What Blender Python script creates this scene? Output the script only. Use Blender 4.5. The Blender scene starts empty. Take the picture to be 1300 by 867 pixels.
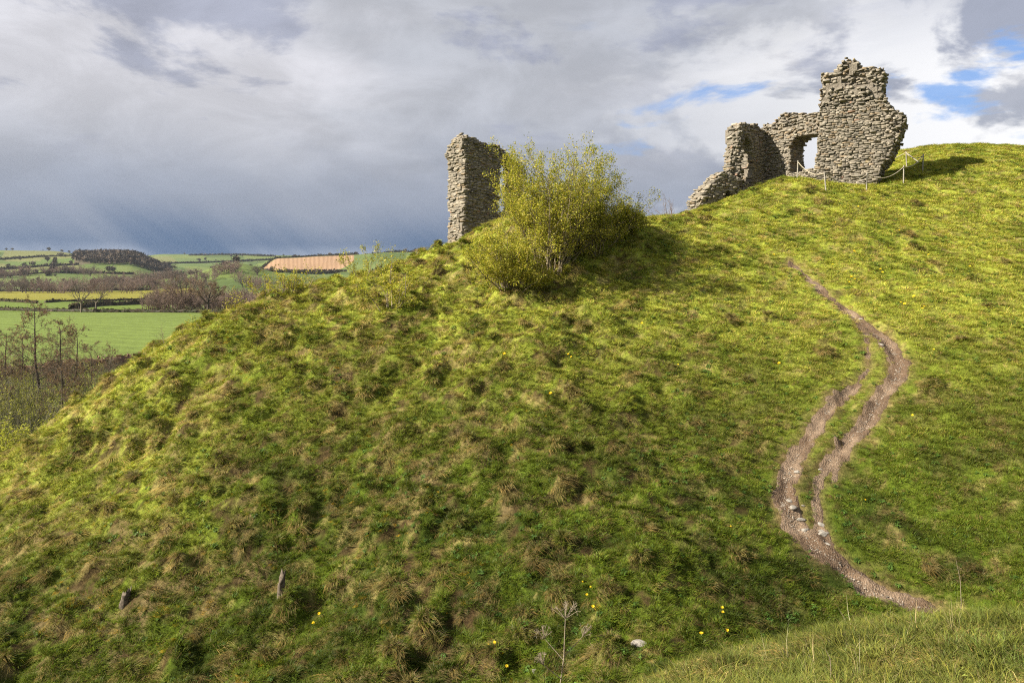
import bpy, math, random
import numpy as np
from mathutils import Vector, Matrix, Euler

# ------------------------------------------------------------------ camera, sky, sun, exposure
scn = bpy.context.scene
C = scn.collection
F_PX, CX, HZ = 1011.0, 650.0, 360.0          # focal length in photo pixels, centre column, eye-level row
cam_d = bpy.data.cameras.new('camera')
cam_d.sensor_width = 36.0
cam_d.lens = F_PX / 1300.0 * 36.0
cam_d.shift_y = -(433.5 - HZ) / 1300.0
cam_d.clip_start = 0.1
cam_d.clip_end = 30000.0
cam = bpy.data.objects.new('camera', cam_d)
cam.rotation_euler = (math.radians(90), 0, 0)
C.objects.link(cam)
scn.camera = cam

SUN_TO = Vector((-0.965, -0.27, 0.0)).normalized()
SUN_EL = math.radians(34)
SUN_DIR = Vector((SUN_TO.x*math.cos(SUN_EL), SUN_TO.y*math.cos(SUN_EL), math.sin(SUN_EL)))
sun_d = bpy.data.lights.new('sun', 'SUN')
sun_d.energy = 5.0
sun_d.angle = math.radians(0.5)
sun_d.color = (1.0, 0.93, 0.80)
sun = bpy.data.objects.new('sun', sun_d)
sun.rotation_euler = SUN_DIR.to_track_quat('Z', 'Y').to_euler()
sun.location = (-60, -30, 60)
C.objects.link(sun)

scn.view_settings.view_transform = 'Standard'
scn.view_settings.look = 'None'
scn.view_settings.exposure = 1.35
scn.view_settings.gamma = 1.0
scn.view_settings.use_curve_mapping = False
scn.render.engine = 'CYCLES'
scn.cycles.use_denoising = False
scn.cycles.max_bounces = 6
scn.cycles.transparent_max_bounces = 8
scn.cycles.volume_bounces = 0
scn.cycles.pixel_filter_type = 'BLACKMAN_HARRIS'
scn.cycles.filter_width = 1.15

class NT:
    """small helper to write node trees"""
    def __init__(s, tree):
        s.t = tree; s.n = tree.nodes; s.l = tree.links
        s.n.clear()
    def new(s, kind, **kw):
        nd = s.n.new(kind)
        for k, v in kw.items(): setattr(nd, k, v)
        return nd
    def put(s, sock, v):
        if hasattr(v, 'is_linked') or isinstance(v, bpy.types.NodeSocket): s.l.new(v, sock)
        else:
            try: sock.default_value = v
            except Exception: sock.default_value = tuple(v) + (1.0,)
    def math(s, op, a, b=0.0, c=0.0, clamp=False):
        nd = s.new('ShaderNodeMath', operation=op, use_clamp=clamp)
        s.put(nd.inputs[0], a); s.put(nd.inputs[1], b); s.put(nd.inputs[2], c)
        return nd.outputs[0]
    def ss(s, v, lo, hi, a=0.0, b=1.0):
        nd = s.new('ShaderNodeMapRange', interpolation_type='SMOOTHSTEP')
        for i, q in enumerate((v, lo, hi, a, b)): s.put(nd.inputs[i], q)
        return nd.outputs[0]
    def mix(s, f, a, b, blend='MIX'):
        nd = s.new('ShaderNodeMix', data_type='RGBA', blend_type=blend)
        s.put(nd.inputs[0], f)
        for i, q in ((6, a), (7, b)):
            if isinstance(q, (tuple, list)) and len(q) == 3: q = tuple(q) + (1.0,)
            s.put(nd.inputs[i], q)
        return nd.outputs[2]
    def noise(s, vec, scale, detail=4.0, rough=0.55, dist=0.0, out=0):
        nd = s.new('ShaderNodeTexNoise')
        if vec is not None: s.l.new(vec, nd.inputs['Vector'])
        nd.inputs['Scale'].default_value = scale; nd.inputs['Detail'].default_value = detail
        nd.inputs['Roughness'].default_value = rough; nd.inputs['Distortion'].default_value = dist
        return nd.outputs[out]
    def xyz(s, x, y, z):
        nd = s.new('ShaderNodeCombineXYZ')
        for i, q in enumerate((x, y, z)): s.put(nd.inputs[i], q)
        return nd.outputs[0]

world = bpy.data.worlds.new('World')
scn.world = world
world.use_nodes = True
BZ, HZN, CZ, N1Z, N2Z = 9.5, 1.2, 8.2, 9.9, 6.1
def build_sky():
    t = NT(world.node_tree)
    out = t.new('ShaderNodeOutputWorld'); bg = t.new('ShaderNodeBackground')
    bg.inputs['Strength'].default_value = 0.1
    t.l.new(bg.outputs[0], out.inputs[0])
    sky = t.new('ShaderNodeTexSky', sky_type='NISHITA', sun_disc=False)
    sky.sun_elevation = SUN_EL
    sky.sun_rotation = math.atan2(SUN_TO.x, SUN_TO.y)
    sky.altitude = 200
    tc = t.new('ShaderNodeTexCoord')
    sep = t.new('ShaderNodeSeparateXYZ'); t.l.new(tc.outputs['Generated'], sep.inputs[0])
    x, y, z = sep.outputs
    az = t.math('ARCTAN2', x, y)                       # 0 ahead, positive to the right
    el = t.math('ARCSINE', z)
    zc = t.math('MAXIMUM', z, 0.0)
    den = t.math('ADD', zc, 0.16)
    u = t.math('DIVIDE', x, den); v = t.math('DIVIDE', y, den)
    P = t.xyz(u, v, N1Z)
    # soft layered cloud deck seen in perspective
    n1 = t.noise(P, 0.42, 7, 0.55, 0.4)
    n2 = t.noise(t.xyz(u, v, N2Z), 0.95, 8, 0.6, 0.3)
    # slanting rain curtains hanging from the deck
    rain = t.noise(t.xyz(t.math('MULTIPLY_ADD', el, 1.2, az), t.math('MULTIPLY', el, 0.5), 1.3), 9.0, 3, 0.5)
    # how far the deck is broken: it clears to the right
    clear = t.ss(az, -0.05, 0.62)
    # deck colour by height above the horizon: slate blue low down, pale grey higher up
    ee = t.math('ADD', el, t.math('MULTIPLY_ADD', rain, 0.09, -0.045))
    col = t.mix(t.ss(ee, 0.02, 0.105), (0.44, 0.82, 1.52), (1.75, 1.95, 2.4))
    col = t.mix(t.ss(ee, 0.09, 0.23), col, (2.62, 2.72, 3.0))
    col = t.mix(t.math('MULTIPLY', t.ss(n1, 0.47, 0.64), t.ss(el, 0.10, 0.27)), col, (3.55, 3.55, 3.8))
    col = t.mix(t.math('MULTIPLY', t.ss(n2, 0.48, 0.42), t.math('MULTIPLY', t.ss(el, 0.10, 0.26), 0.9)), col, (1.95, 2.08, 2.6))
    n5 = t.noise(t.xyz(az, t.math('MULTIPLY', el, 2.0), 5.3), 6.5, 9, 0.6, 0.4)
    mot = t.ss(n5, 0.32, 0.68, 0.86, 1.13)
    col = t.mix(t.ss(el, 0.05, 0.18), col, t.mix(1.0, col, t.xyz(mot, mot, mot), 'MULTIPLY'))
    # thin bright strip under the rain at the far horizon
    strip = t.math('MULTIPLY', t.ss(el, 0.050, 0.034), t.ss(rain, 0.35, 0.65))
    col = t.mix(t.math('MULTIPLY', strip, 0.6), col, (2.6, 2.9, 3.5))
    # broken part: grey bases, bright heaps and blue holes
    base = t.noise(t.xyz(az, t.math('MULTIPLY', el, 2.2), BZ), 4.0, 7, 0.55, 0.2)
    col = t.mix(t.math('MULTIPLY', t.ss(base, 0.45, 0.53), t.math('MULTIPLY', clear, 0.55)), col, (1.75, 1.95, 2.45))
    n3 = t.noise(t.xyz(az, t.math('MULTIPLY', el, 1.9), HZN), 5.2, 9, 0.56, 0.25)
    heap = t.math('MULTIPLY', t.ss(n3, 0.50, 0.585), t.math('MULTIPLY', clear, t.ss(el, 0.40, 0.22)))
    col = t.mix(t.math('MULTIPLY', heap, 0.95), col, (5.4, 5.4, 5.45))
    n4 = t.noise(t.xyz(az, t.math('MULTIPLY', el, 2.8), CZ), 4.4, 8, 0.55, 0.35)
    hole = t.math('MULTIPLY', t.ss(n4, 0.575, 0.645), t.ss(az, 0.02, 0.30))
    hole = t.math('MULTIPLY', hole, t.ss(el, 0.10, 0.17))
    blue = t.mix(0.6, sky.outputs[0], (0.6, 1.5, 3.9))
    col = t.mix(t.math('MULTIPLY', hole, 0.92), col, blue)
    col = t.mix(1.0, col, (0.79, 0.79, 0.79), 'MULTIPLY')
    t.l.new(col, bg.inputs['Color'])
build_sky()

# ------------------------------------------------------------------ noise and terrain
def _hash(ix, iy, seed):
    h = (ix.astype(np.int64)*374761393 + iy.astype(np.int64)*668265263 + seed*2147483647) & 0xFFFFFFFF
    h = ((h ^ (h >> 13)) * 1274126177) & 0xFFFFFFFF
    h = ((h ^ (h >> 16)) * 2246822519) & 0xFFFFFFFF
    return ((h ^ (h >> 15)) & 0xFFFFFF) / float(0xFFFFFF)
def vn(x, y, seed=0):
    """value noise, 0..1"""
    x = np.asarray(x, float); y = np.asarray(y, float)
    x0 = np.floor(x); y0 = np.floor(y)
    fx = x-x0; fy = y-y0
    fx = fx*fx*fx*(fx*(fx*6-15)+10); fy = fy*fy*fy*(fy*(fy*6-15)+10)
    a = _hash(x0, y0, seed); b = _hash(x0+1, y0, seed); c = _hash(x0, y0+1, seed); d = _hash(x0+1, y0+1, seed)
    return (a*(1-fx)+b*fx)*(1-fy) + (c*(1-fx)+d*fx)*fy
def fbm(x, y, seed=0, octv=4, gain=0.5):
    s = 0; a = 1; tot = 0
    for i in range(octv):
        s = s + a*vn(np.asarray(x)*2**i + 17.3*i, np.asarray(y)*2**i - 9.1*i, seed+i); tot += a; a *= gain
    return s/tot
def sst(a, b, v):
    t = np.clip((np.asarray(v, float)-a)/(b-a), 0, 1)
    return t*t*(3-2*t)

PIX = [ # photo column, row, distance ahead in metres: points on the mound's turf
 (0,592,26),(50,566,26.5),(100,534,27),(150,488,28),(200,451,29),(250,422,29.5),(300,409,30),(350,387,31),(400,372,32),
 (450,355,33),(500,347,34),(540,339,35),(570,325,36),(600,305,37),(640,282,38),
 (640,390,29),(700,362,30.5),(760,335,32),(800,316,33),(830,290,35),(870,281,37),
 (900,268,38.5),(930,255,39.5),(965,240,40.5),(1000,226,41.5),(1035,236,43),(1075,238,43.3),(1112,232,43.5),(1130,222,45),
 (1180,192,50),(1240,186,50),(1300,184,50),
 (0,867,17),(160,867,16.6),(325,867,16),(490,867,15.5),(650,867,15),(325,600,22),(325,480,26.5),
 (160,650,22),(160,550,25.5),(0,720,21.5),(650,700,18),(650,550,22.5),(650,450,26),
 (490,600,21.5),(490,480,26),(490,400,30),(830,840,14.5),(830,700,17.5),(830,550,22.5),(830,420,28),(830,340,32),
 (1000,780,16.5),(1000,720,17.8),(1000,630,20.2),(1000,500,24.5),(1000,400,28.8),(1000,340,32),(1000,280,36.5),
 (1205,780,16.8),(1205,600,20.5),(1205,450,25.5),(1205,340,31.5),(1205,260,38.5),
 (1300,760,16.5),(1300,600,20),(1300,450,25),(1300,300,35),
 (1050,867,7),(1300,867,6),(1300,800,9.5),(1150,812,9.5),(1000,824,9.5),(900,848,9),(820,880,8.5)]
WORLD = [(0,0,-1.6),(-4,0,-1.9),(4,0,-1.6),(0,4,-2.7),(6.6,12,-6),(5,12,-6.3),(3.5,12,-6.5),(1.5,11.5,-6.6),(0,9,-5.6),(0,12,-7),
 (-4,6,-4.5),(-4,12,-7.6),(-10,6,-6),(-10,12,-8.6),(-20,10,-11),(-20,19,-11),(10,5,-1.8),(12,9.5,-3.9),(14,13,-6),(20,8,-2),(20,16,-6),
 (-22,26,-11),(-25,34,-12.5),(-20,37,-8.5),(-17,36,-5.6),(-14,41,-4.2),(-8,43,-0.8),(-4,44,1.2),(-4.4,52,1.5),(0,46,2.9),(0,52,3.0),
 (6,43,2.6),(9,50,2.6),(15,47,4.9),(12,45,4.2),(10,43,3.5),(18,55,4.8),(20,50,5.4),(22.5,52,6.6),(14,60,2.6),(9,57,1.8),(25,55,8.7),(32,58,8.5),(22,66,5),(0,62,1),(-12,56,-4.5),
 (-25,50,-13),(0,76,-6),(20,82,-3),(42,60,6),(42,40,3.2),(42,20,-5),(30,14,-6),(30,26,-1.7),(30,36,3),
 (-37,20,-14),(-37,45,-14.5),(-25,66,-14.5),(-42,76,-15),(-32,5,-13),(46,86,-6),(-15,-6,-4),(0,-8,-1.2),(20,-8,-1),(-40,-8,-13),(45,-8,-2)]
_P = np.array([((px-CX)/F_PX*Y, Y, (HZ-py)/F_PX*Y) for px, py, Y in PIX] + WORLD, float)
def _tk(r2): return 0.5*r2*np.log(np.maximum(r2, 1e-9))
def _solve():
    n = len(_P)
    X = _P[:, :2]
    K = _tk(((X[:, None]-X[None])**2).sum(-1)) + np.eye(n)*0.6
    A = np.zeros((n+3, n+3)); A[:n, :n] = K; A[:n, n] = 1; A[:n, n+1:] = X; A[n:, :n] = A[:n, n:].T
    b = np.zeros(n+3); b[:n] = _P[:, 2]
    return np.linalg.solve(A, b)
_W = _solve()
def Zs(x, y):
    """smooth shape of mound, ditch and bank"""
    x = np.asarray(x, float); y = np.asarray(y, float)
    sh = x.shape; X = x.ravel(); Y = y.ravel()
    o = np.full(X.shape, _W[-3]) + _W[-2]*X + _W[-1]*Y
    for i in range(len(_P)):
        o += _W[i]*_tk((X-_P[i, 0])**2 + (Y-_P[i, 1])**2)
    o = np.maximum(o, -17.0)
    return o.reshape(sh)
_hr = np.random.default_rng(5)
HUM = []        # hummocks: old grass tussocks that have built up soil
for _ in range(760):
    hx = _hr.uniform(-19, 20); hy = _hr.uniform(14.5, 44)
    w = 1.0 if hx < 2 else (0.35 if hx < 9 else 0.3)
    if _hr.random() < w: HUM.append((hx, hy, _hr.uniform(0.12, 0.30), _hr.uniform(0.09, 0.29)*(1.0 if hx < 3 else 0.7)))
def rough_amt(x, y):
    left = 1.0 - 0.55*sst(1, 9, np.asarray(x))
    return left*sst(10, 14, y) + 0.35*(1-sst(10, 14, y))
def Zd(x, y):
    x = np.asarray(x, float); y = np.asarray(y, float)
    r = rough_amt(x, y)
    wx = x + 0.5*(vn(x*0.9, y*0.9, 31)-0.5); wy = y + 0.5*(vn(x*0.9, y*0.9, 32)-0.5)
    d = r*(0.45*(fbm(wx*0.42, wy*0.42, 1, 2)-0.5) + 0.34*(vn(wx*1.5, wy*1.7, 3)**1.5-0.35) + 0.20*(vn(wx*3.1, wy*3.4, 4)-0.5))
    d += 0.05*r*(vn(x*5.5, y*5.5, 8)-0.5)
    for hx, hy, hr, hh in HUM:
        dx = x-hx; dy = y-hy
        m = (np.abs(dx) < 3*hr) & (np.abs(dy) < 3*hr)
        if m.any():
            q = (dx[m]**2 + dy[m]**2)/(hr*hr)
            d[m] += hh*np.exp(-q**1.6)
    return d
def Zfull(x, y): 
    x = np.atleast_1d(np.asarray(x, float)); y = np.atleast_1d(np.asarray(y, float))
    return Zs(x, y) + Zd(x, y)
def hit(px, py, y0=5.0, y1=70.0):
    """the point of the turf behind a photo pixel"""
    Y = np.arange(y0, y1, 0.1)
    x = (px-CX)/F_PX*Y; z = (HZ-py)/F_PX*Y
    g = Zs(x, Y)
    k = np.where(z < g)[0]
    i = k[0] if len(k) else len(Y)-1
    return float(x[i]), float(Y[i]), float(Zfull(x[i], Y[i])[0])
def zg(x, y): return float(Zfull(x, y)[0])
# ------------------------------------------------------------------ object helpers
def tag(o, label=None, cat=None, group=None, kind=None):
    if label: o['label'] = label
    if cat: o['category'] = cat
    if group: o['group'] = group
    if kind: o['kind'] = kind
    return o
def empty(name, loc=(0, 0, 0), rz=0.0):
    o = bpy.data.objects.new(name, None); C.objects.link(o)
    o.location = loc; o.rotation_euler = (0, 0, rz); o.empty_display_size = 0.2
    return o
def mesh_np(name, V, Fq, mats=None, smooth=False, col=None, colname='tint'):
    """V (n,3), Fq (m,3|4) arrays -> mesh data; col: per-vertex rgb"""
    V = np.asarray(V, np.float32); Fq = np.asarray(Fq, np.int32)
    me = bpy.data.meshes.new(name)
    k = Fq.shape[1]; m = len(Fq)
    me.vertices.add(len(V)); me.vertices.foreach_set('co', V.ravel())
    me.loops.add(m*k); me.loops.foreach_set('vertex_index', Fq.ravel())
    me.polygons.add(m)
    me.polygons.foreach_set('loop_start', np.arange(0, m*k, k, dtype=np.int32))
    if smooth: me.polygons.foreach_set('use_smooth', np.ones(m, bool))
    if col is not None:
        a = me.attributes.new(colname, 'FLOAT_COLOR', 'POINT')
        c4 = np.ones((len(V), 4), np.float32); c4[:, :3] = col
        a.data.foreach_set('color', c4.ravel())
    me.update(calc_edges=True)
    if mats is not None: me.materials.append(mats)
    return me
def link(name, me, parent=None, loc=None):
    o = bpy.data.objects.new(name, me); C.objects.link(o)
    if parent is not None: o.parent = parent
    if loc is not None: o.location = loc
    return o
def copy_tree(o, parent=None):
    c = o.copy(); C.objects.link(c)
    if parent is not None: c.parent = parent
    for ch in o.children: copy_tree(ch, c)
    return c
def tubes(segs, sides=3):
    """segs: list of (p0, p1, r0, r1) -> V, F (quads)"""
    S = np.array([(*a, *b, r0, r1) for a, b, r0, r1 in segs], float)
    a = S[:, :3]; b = S[:, 3:6]; d = b-a
    d /= np.maximum(np.linalg.norm(d, axis=1, keepdims=True), 1e-6)
    ref = np.where(np.abs(d[:, 2:3]) > 0.9, np.array([[1., 0, 0]]), np.array([[0, 0, 1.]]))
    e = np.cross(d, ref); e /= np.linalg.norm(e, axis=1, keepdims=True); f = np.cross(d, e)
    V = np.zeros((len(S), 2*sides, 3))
    for k in range(sides):
        t = 2*math.pi*k/sides
        off = math.cos(t)*e + math.sin(t)*f
        V[:, k] = a + off*S[:, 6:7]; V[:, sides+k] = b + off*S[:, 7:8]
    base = np.arange(len(S))[:, None]*2*sides
    Fq = np.stack([np.stack([base[:, 0]+k, base[:, 0]+(k+1) % sides, base[:, 0]+sides+(k+1) % sides, base[:, 0]+sides+k], 1) for k in range(sides)], 1)
    return V.reshape(-1, 3), Fq.reshape(-1, 4)

def principled(name, rough=0.9, spec=0.2):
    m = bpy.data.materials.new(name); m.use_nodes = True
    t = NT(m.node_tree)
    out = t.new('ShaderNodeOutputMaterial'); b = t.new('ShaderNodeBsdfPrincipled')
    b.inputs['Roughness'].default_value = rough
    b.inputs['Specular IOR Level'].default_value = spec
    t.l.new(b.outputs[0], out.inputs[0])
    return m, t, b, out
def bump(t, b, h, strength, dist):
    n = t.new('ShaderNodeBump'); n.inputs['Strength'].default_value = strength; n.inputs['Distance'].default_value = dist
    t.l.new(h, n.inputs['Height']); t.l.new(n.outputs[0], b.inputs['Normal'])
def objpos(t): 
    return t.new('ShaderNodeTexCoord').outputs['Object']
def attr(t, name, kind='GEOMETRY', out='Color'):
    n = t.new('ShaderNodeAttribute', attribute_name=name, attribute_type=kind)
    return n.outputs[out]
def leaf_mat(name, source, transl=0.35, var=0.35):
    """thin leaves: diffuse + translucent; source 'INSTANCER' or 'GEOMETRY' tint"""
    m = bpy.data.materials.new(name); m.use_nodes = True
    t = NT(m.node_tree); out = t.new('ShaderNodeOutputMaterial')
    c = attr(t, 'tint', source)
    if source == 'INSTANCER':
        c = t.mix(1.0, c, attr(t, 'blade', 'GEOMETRY'), 'MULTIPLY')
    d = t.new('ShaderNodeBsdfDiffuse'); tr = t.new('ShaderNodeBsdfTranslucent'); g = t.new('ShaderNodeBsdfGlossy')
    t.l.new(c, d.inputs[0]); 
    t.l.new(t.mix(1.0, c, (1.0, 1.0, 0.7), 'MULTIPLY'), tr.inputs[0])
    g.inputs['Roughness'].default_value = 0.45; g.inputs[0].default_value = (1, 1, 1, 1)
    ms = t.new('ShaderNodeMixShader'); ms.inputs[0].default_value = transl
    t.l.new(d.outputs[0], ms.inputs[1]); t.l.new(tr.outputs[0], ms.inputs[2])
    ms2 = t.new('ShaderNodeMixShader'); ms2.inputs[0].default_value = 0.006
    t.l.new(ms.outputs[0], ms2.inputs[1]); t.l.new(g.outputs[0], ms2.inputs[2])
    t.l.new(ms2.outputs[0], out.inputs[0])
    return m
def tint_mat(name, rough=0.9, nscale=6.0, namt=0.35, bscale=0, bstr=0.5, bdist=0.02):
    """vertex colour with fine grain over it"""
    m, t, b, out = principled(name, rough)
    P = objpos(t)
    n = t.noise(P, nscale, 5, 0.6)
    c = attr(t, 'tint')
    v = t.ss(n, 0.25, 0.75, 1.0-namt, 1.0+namt)
    t.l.new(t.mix(1.0, c, t.xyz(v, v, v), 'MULTIPLY'), b.inputs['Base Color'])
    if bscale: bump(t, b, t.noise(P, bscale, 5, 0.6), bstr, bdist)
    return m

# ------------------------------------------------------------------ path
def spine(pts):
    return np.array([(*hit(px, py)[:2], w/F_PX*hit(px, py)[1]*0.37) for px, py, w in pts])
PATHS = [spine(p) for p in (
    [(1003,333,5),(1012,340,9),(1022,348,10),(1036,362,10),(1050,375,11),(1068,388,12),(1083,399,13),(1096,409,14),(1110,420,17),(1122,431,21),(1133,444,25),(1144,464,28),
     (1136,480,28),(1127,491,27),(1115,508,27),(1105,525,26),(1094,540,27),(1083,552,28),(1073,566,28),(1064,578,24),(1050,592,17),(1042,606,14),(1037,624,12),(1036,642,14),(1040,662,18),(1050,690,26)],
    [(1087,402,10),(1094,412,10),(1099,428,10),(1102,443,6)],
    [(1103,446,5),(1101,462,4),(1096,474,6),(1083,491,13),(1070,503,17),(1055,514,20),(1040,536,23),(1027,558,25),(1014,576,27),(1005,591,29),(998,612,31),(997,630,33),(1001,645,40),(1009,660,43),(1020,676,42),
     (1033,691,43),(1050,706,45),(1066,718,47),(1083,733,48),(1099,745,44),(1122,752,40),(1149,760,34),(1178,769,25),(1204,778,12)],
    [(1072,574,14),(1062,594,12),(1058,612,6)])]
def pathdist(x, y):
    """signed: metres inside the trodden strip (positive inside)"""
    x = np.asarray(x, float); y = np.asarray(y, float)
    best = np.full(x.shape, -9.0)
    for P in PATHS:
        for (ax, ay, aw), (bx, by, bw) in zip(P[:-1], P[1:]):
            dx, dy = bx-ax, by-ay; L = dx*dx+dy*dy+1e-9
            t = np.clip(((x-ax)*dx+(y-ay)*dy)/L, 0, 1)
            d = np.hypot(x-ax-t*dx, y-ay-t*dy)
            best = np.maximum(best, aw+(bw-aw)*t-d)
    return best + 0.34*(fbm(x*2.6, y*2.6, 77, 4, 0.6)-0.5)
_pb = np.concatenate(PATHS); PX0, PX1, PY0, PY1 = _pb[:, 0].min()-1, _pb[:, 0].max()+1, _pb[:, 1].min()-1, _pb[:, 1].max()+1
def pathd(x, y):
    x = np.asarray(x, float); y = np.asarray(y, float)
    o = np.full(x.shape, -9.0)
    m = (x > PX0) & (x < PX1) & (y > PY0) & (y < PY1)
    if m.any(): o[m] = pathdist(x[m], y[m])
    return o

# ------------------------------------------------------------------ turf colours (what grows where, with some slope light and shade mixed in)
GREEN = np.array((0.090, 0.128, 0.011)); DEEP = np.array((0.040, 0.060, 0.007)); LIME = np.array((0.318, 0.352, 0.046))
STRAW = np.array((0.40, 0.31, 0.115)); BROWN = np.array((0.150, 0.100, 0.050)); MOSS = np.array((0.36, 0.235, 0.022))
def lerp(a, b, t): t = np.asarray(t)[..., None]; return a*(1-t) + b*t
def dry_lit(x, y, z):
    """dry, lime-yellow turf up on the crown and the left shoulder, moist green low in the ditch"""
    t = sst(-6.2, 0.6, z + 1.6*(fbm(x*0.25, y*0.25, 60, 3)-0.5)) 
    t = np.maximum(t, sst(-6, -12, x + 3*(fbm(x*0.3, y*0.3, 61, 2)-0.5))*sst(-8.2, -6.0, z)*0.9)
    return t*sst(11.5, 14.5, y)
def straw_mask(x, y, z):
    n = fbm(x*2.0, y*2.2, 62, 4, 0.65)
    left = 1-sst(2, 10, x)
    return sst(0.55, 0.70, n + 0.035*left - 0.03 + 0.02*dry_lit(x, y, z))*sst(11, 14, y)
def bare(x, y):
    """small scuffed spots where soil shows"""
    return sst(0.665, 0.71, fbm(x*2.6, y*3.0, 67, 3, 0.6))*sst(11, 13, y)*(1-0.35*sst(2, 10, x))
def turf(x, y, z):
    d = dry_lit(x, y, z)
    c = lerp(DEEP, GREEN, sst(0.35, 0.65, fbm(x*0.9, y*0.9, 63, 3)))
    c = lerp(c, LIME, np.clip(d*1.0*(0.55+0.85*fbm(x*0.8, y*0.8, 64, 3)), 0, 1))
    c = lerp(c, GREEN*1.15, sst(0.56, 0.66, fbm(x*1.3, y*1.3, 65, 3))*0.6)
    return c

# ------------------------------------------------------------------ the mound's ground sheet
def axis(lo, a, b, hi, fine, coarse):
    return np.concatenate([np.arange(lo, a, coarse), np.arange(a, b, fine), np.arange(b, hi+coarse, coarse)])
gx = axis(-46, -20, 26, 48, 0.15, 0.9); gy = axis(-8, 4, 56, 88, 0.15, 0.9)
X, Y = np.meshgrid(gx, gy)
Z0 = Zs(X, Y); Zm = Z0 + Zd(X, Y)
pdm = pathd(X, Y)
Zm = Zm - 0.11*sst(-0.15, 0.2, pdm)
nx, ny = len(gx), len(gy)
idx = np.arange(nx*ny).reshape(ny, nx)
quads = np.stack([idx[:-1, :-1], idx[:-1, 1:], idx[1:, 1:], idx[1:, :-1]], -1).reshape(-1, 4)
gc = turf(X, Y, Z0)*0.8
gc = lerp(gc, STRAW*0.6, straw_mask(X, Y, Z0)*0.8)
gc = lerp(gc, BROWN, np.clip(sst(0.56, 0.70, fbm(X*1.3, Y*1.3, 66, 3))*(0.7-0.4*sst(0, 6, X)) + sst(-0.3, 0.05, pdm)*0.7, 0, 1))
gc = lerp(gc, np.array((0.050, 0.031, 0.013)), bare(X, Y)*0.9)
m, t, b, out = principled('turf_soil', 0.95, 0.1)
P = objpos(t); n1 = t.noise(P, 9, 6, 0.65)
v = t.ss(n1, 0.3, 0.7, 0.55, 1.35)
t.l.new(t.mix(1.0, attr(t, 'tint'), t.xyz(v, v, v), 'MULTIPLY'), b.inputs['Base Color'])
bump(t, b, t.noise(P, 22, 5, 0.7), 0.9, 0.05)
mound = link('grassy_mound', mesh_np('grassy_mound', np.stack([X, Y, Zm], -1).reshape(-1, 3), quads, m, True, gc.reshape(-1, 3)))
tag(mound, 'steep grassy castle mound with ditch and near bank', kind='structure')

# path sheet: trodden earth with small stones
px_, py_ = np.arange(PX0, PX1, 0.055), np.arange(PY0, PY1, 0.055)
Xp, Yp = np.meshgrid(px_, py_)
D = pathdist(Xp, Yp)
Zp = Zs(Xp, Yp) + Zd(Xp, Yp) - 0.03 - 0.06*sst(0.0, 0.25, D) - 0.12*sst(0.0, -0.18, D) + 0.022*(fbm(Xp*7, Yp*7, 70, 3)-0.5)
keep = D > -0.22
ii = np.arange(D.size).reshape(D.shape)
kq = keep[:-1, :-1] & keep[:-1, 1:] & keep[1:, 1:] & keep[1:, :-1]
q = np.stack([ii[:-1, :-1], ii[:-1, 1:], ii[1:, 1:], ii[1:, :-1]], -1)[kq]
used, inv = np.unique(q, return_inverse=True)
Vp = np.stack([Xp, Yp, Zp], -1).reshape(-1, 3)[used]
pc = lerp(np.array((0.105, 0.068, 0.042)), np.array((0.185, 0.130, 0.086)), sst(0.35, 0.65, fbm(Vp[:, 0]*1.6, Vp[:, 1]*1.6, 71, 3)))
pc = lerp(pc, np.array((0.10, 0.07, 0.045)), sst(0.12, -0.1, D.reshape(-1)[used])*0.8)
m, t, b, out = principled('trodden_earth', 0.95, 0.15)
P = objpos(t)
vor = t.new('ShaderNodeTexVoronoi'); t.l.new(P, vor.inputs['Vector']); vor.inputs['Scale'].default_value = 26
n1 = t.noise(P, 14, 6, 0.7); v = t.ss(n1, 0.3, 0.7, 0.7, 1.3)
c = t.mix(1.0, attr(t, 'tint'), t.xyz(v, v, v), 'MULTIPLY')
c = t.mix(t.math('MULTIPLY', t.ss(vor.outputs['Distance'], 0.32, 0.16), t.ss(vor.outputs['Color'], 0.55, 0.75)), c, (0.36, 0.31, 0.25))
t.l.new(c, b.inputs['Base Color'])
bump(t, b, t.math('SUBTRACT', n1, vor.outputs['Distance']), 0.8, 0.03)
path = link('footpath', mesh_np('footpath', Vp, inv.reshape(-1, 4), m, True, pc))
tag(path, 'worn brown earth footpath braiding up the mound', kind='structure')

# ------------------------------------------------------------------ valley and far hills: one sheet out to the horizon
VY = np.array([40, 150, 370, 600, 900, 1200, 1600, 2000, 2600, 4000, 4700, 5400], float)
VPX = np.array([-1500, -300, 0, 60, 120, 160, 215, 300, 360, 420, 500, 700, 1300, 2500], float)
VZ = np.array([
 [-14,-14,-14,-13.5,-11, 0, 25, 60, 95,120,110,80],
 [-14,-14,-14,-13.5,-11, 3, 28, 62, 98,125,115,80],
 [-14,-14,-14,-13.5,-11, 4, 25, 55,108,115,105,80],
 [-14,-14,-14,-13.5,-11, 4, 30, 60,106,120,105,80],
 [-14,-14,-14,-13.5,-11, 0, 27, 66, 88,125,110,80],
 [-14,-14,-14,-13.5,-11, 0, 24, 68, 66,130,110,80],
 [-14,-14,-14,-13.5,-10, 9, 10, 38, 62,144,120,80],
 [-14,-14,-14,-13.5, -8,32, 18, 34, 60,146,120,80],
 [-14,-14,-14,-13.0,-10,15, 24, 64, 66,138,120,80],
 [-14,-14,-14,-13.0,-10, 3, 22, 68, 72,130,120,80],
 [-14,-14,-14,-12.0,-10, 2, 30, 76, 102,120,110,80],
 [-14,-14,-14,-12.0, -5,14, 40, 70, 95,120,110,80],
 [-14,-14,-14,-12.0, -5,14, 40, 70, 95,120,110,80],
 [-14,-14,-14,-12.0, -5,14, 40, 70, 95,120,110,80]], float)
def _cub(t): return t*t*(3-2*t)
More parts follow.
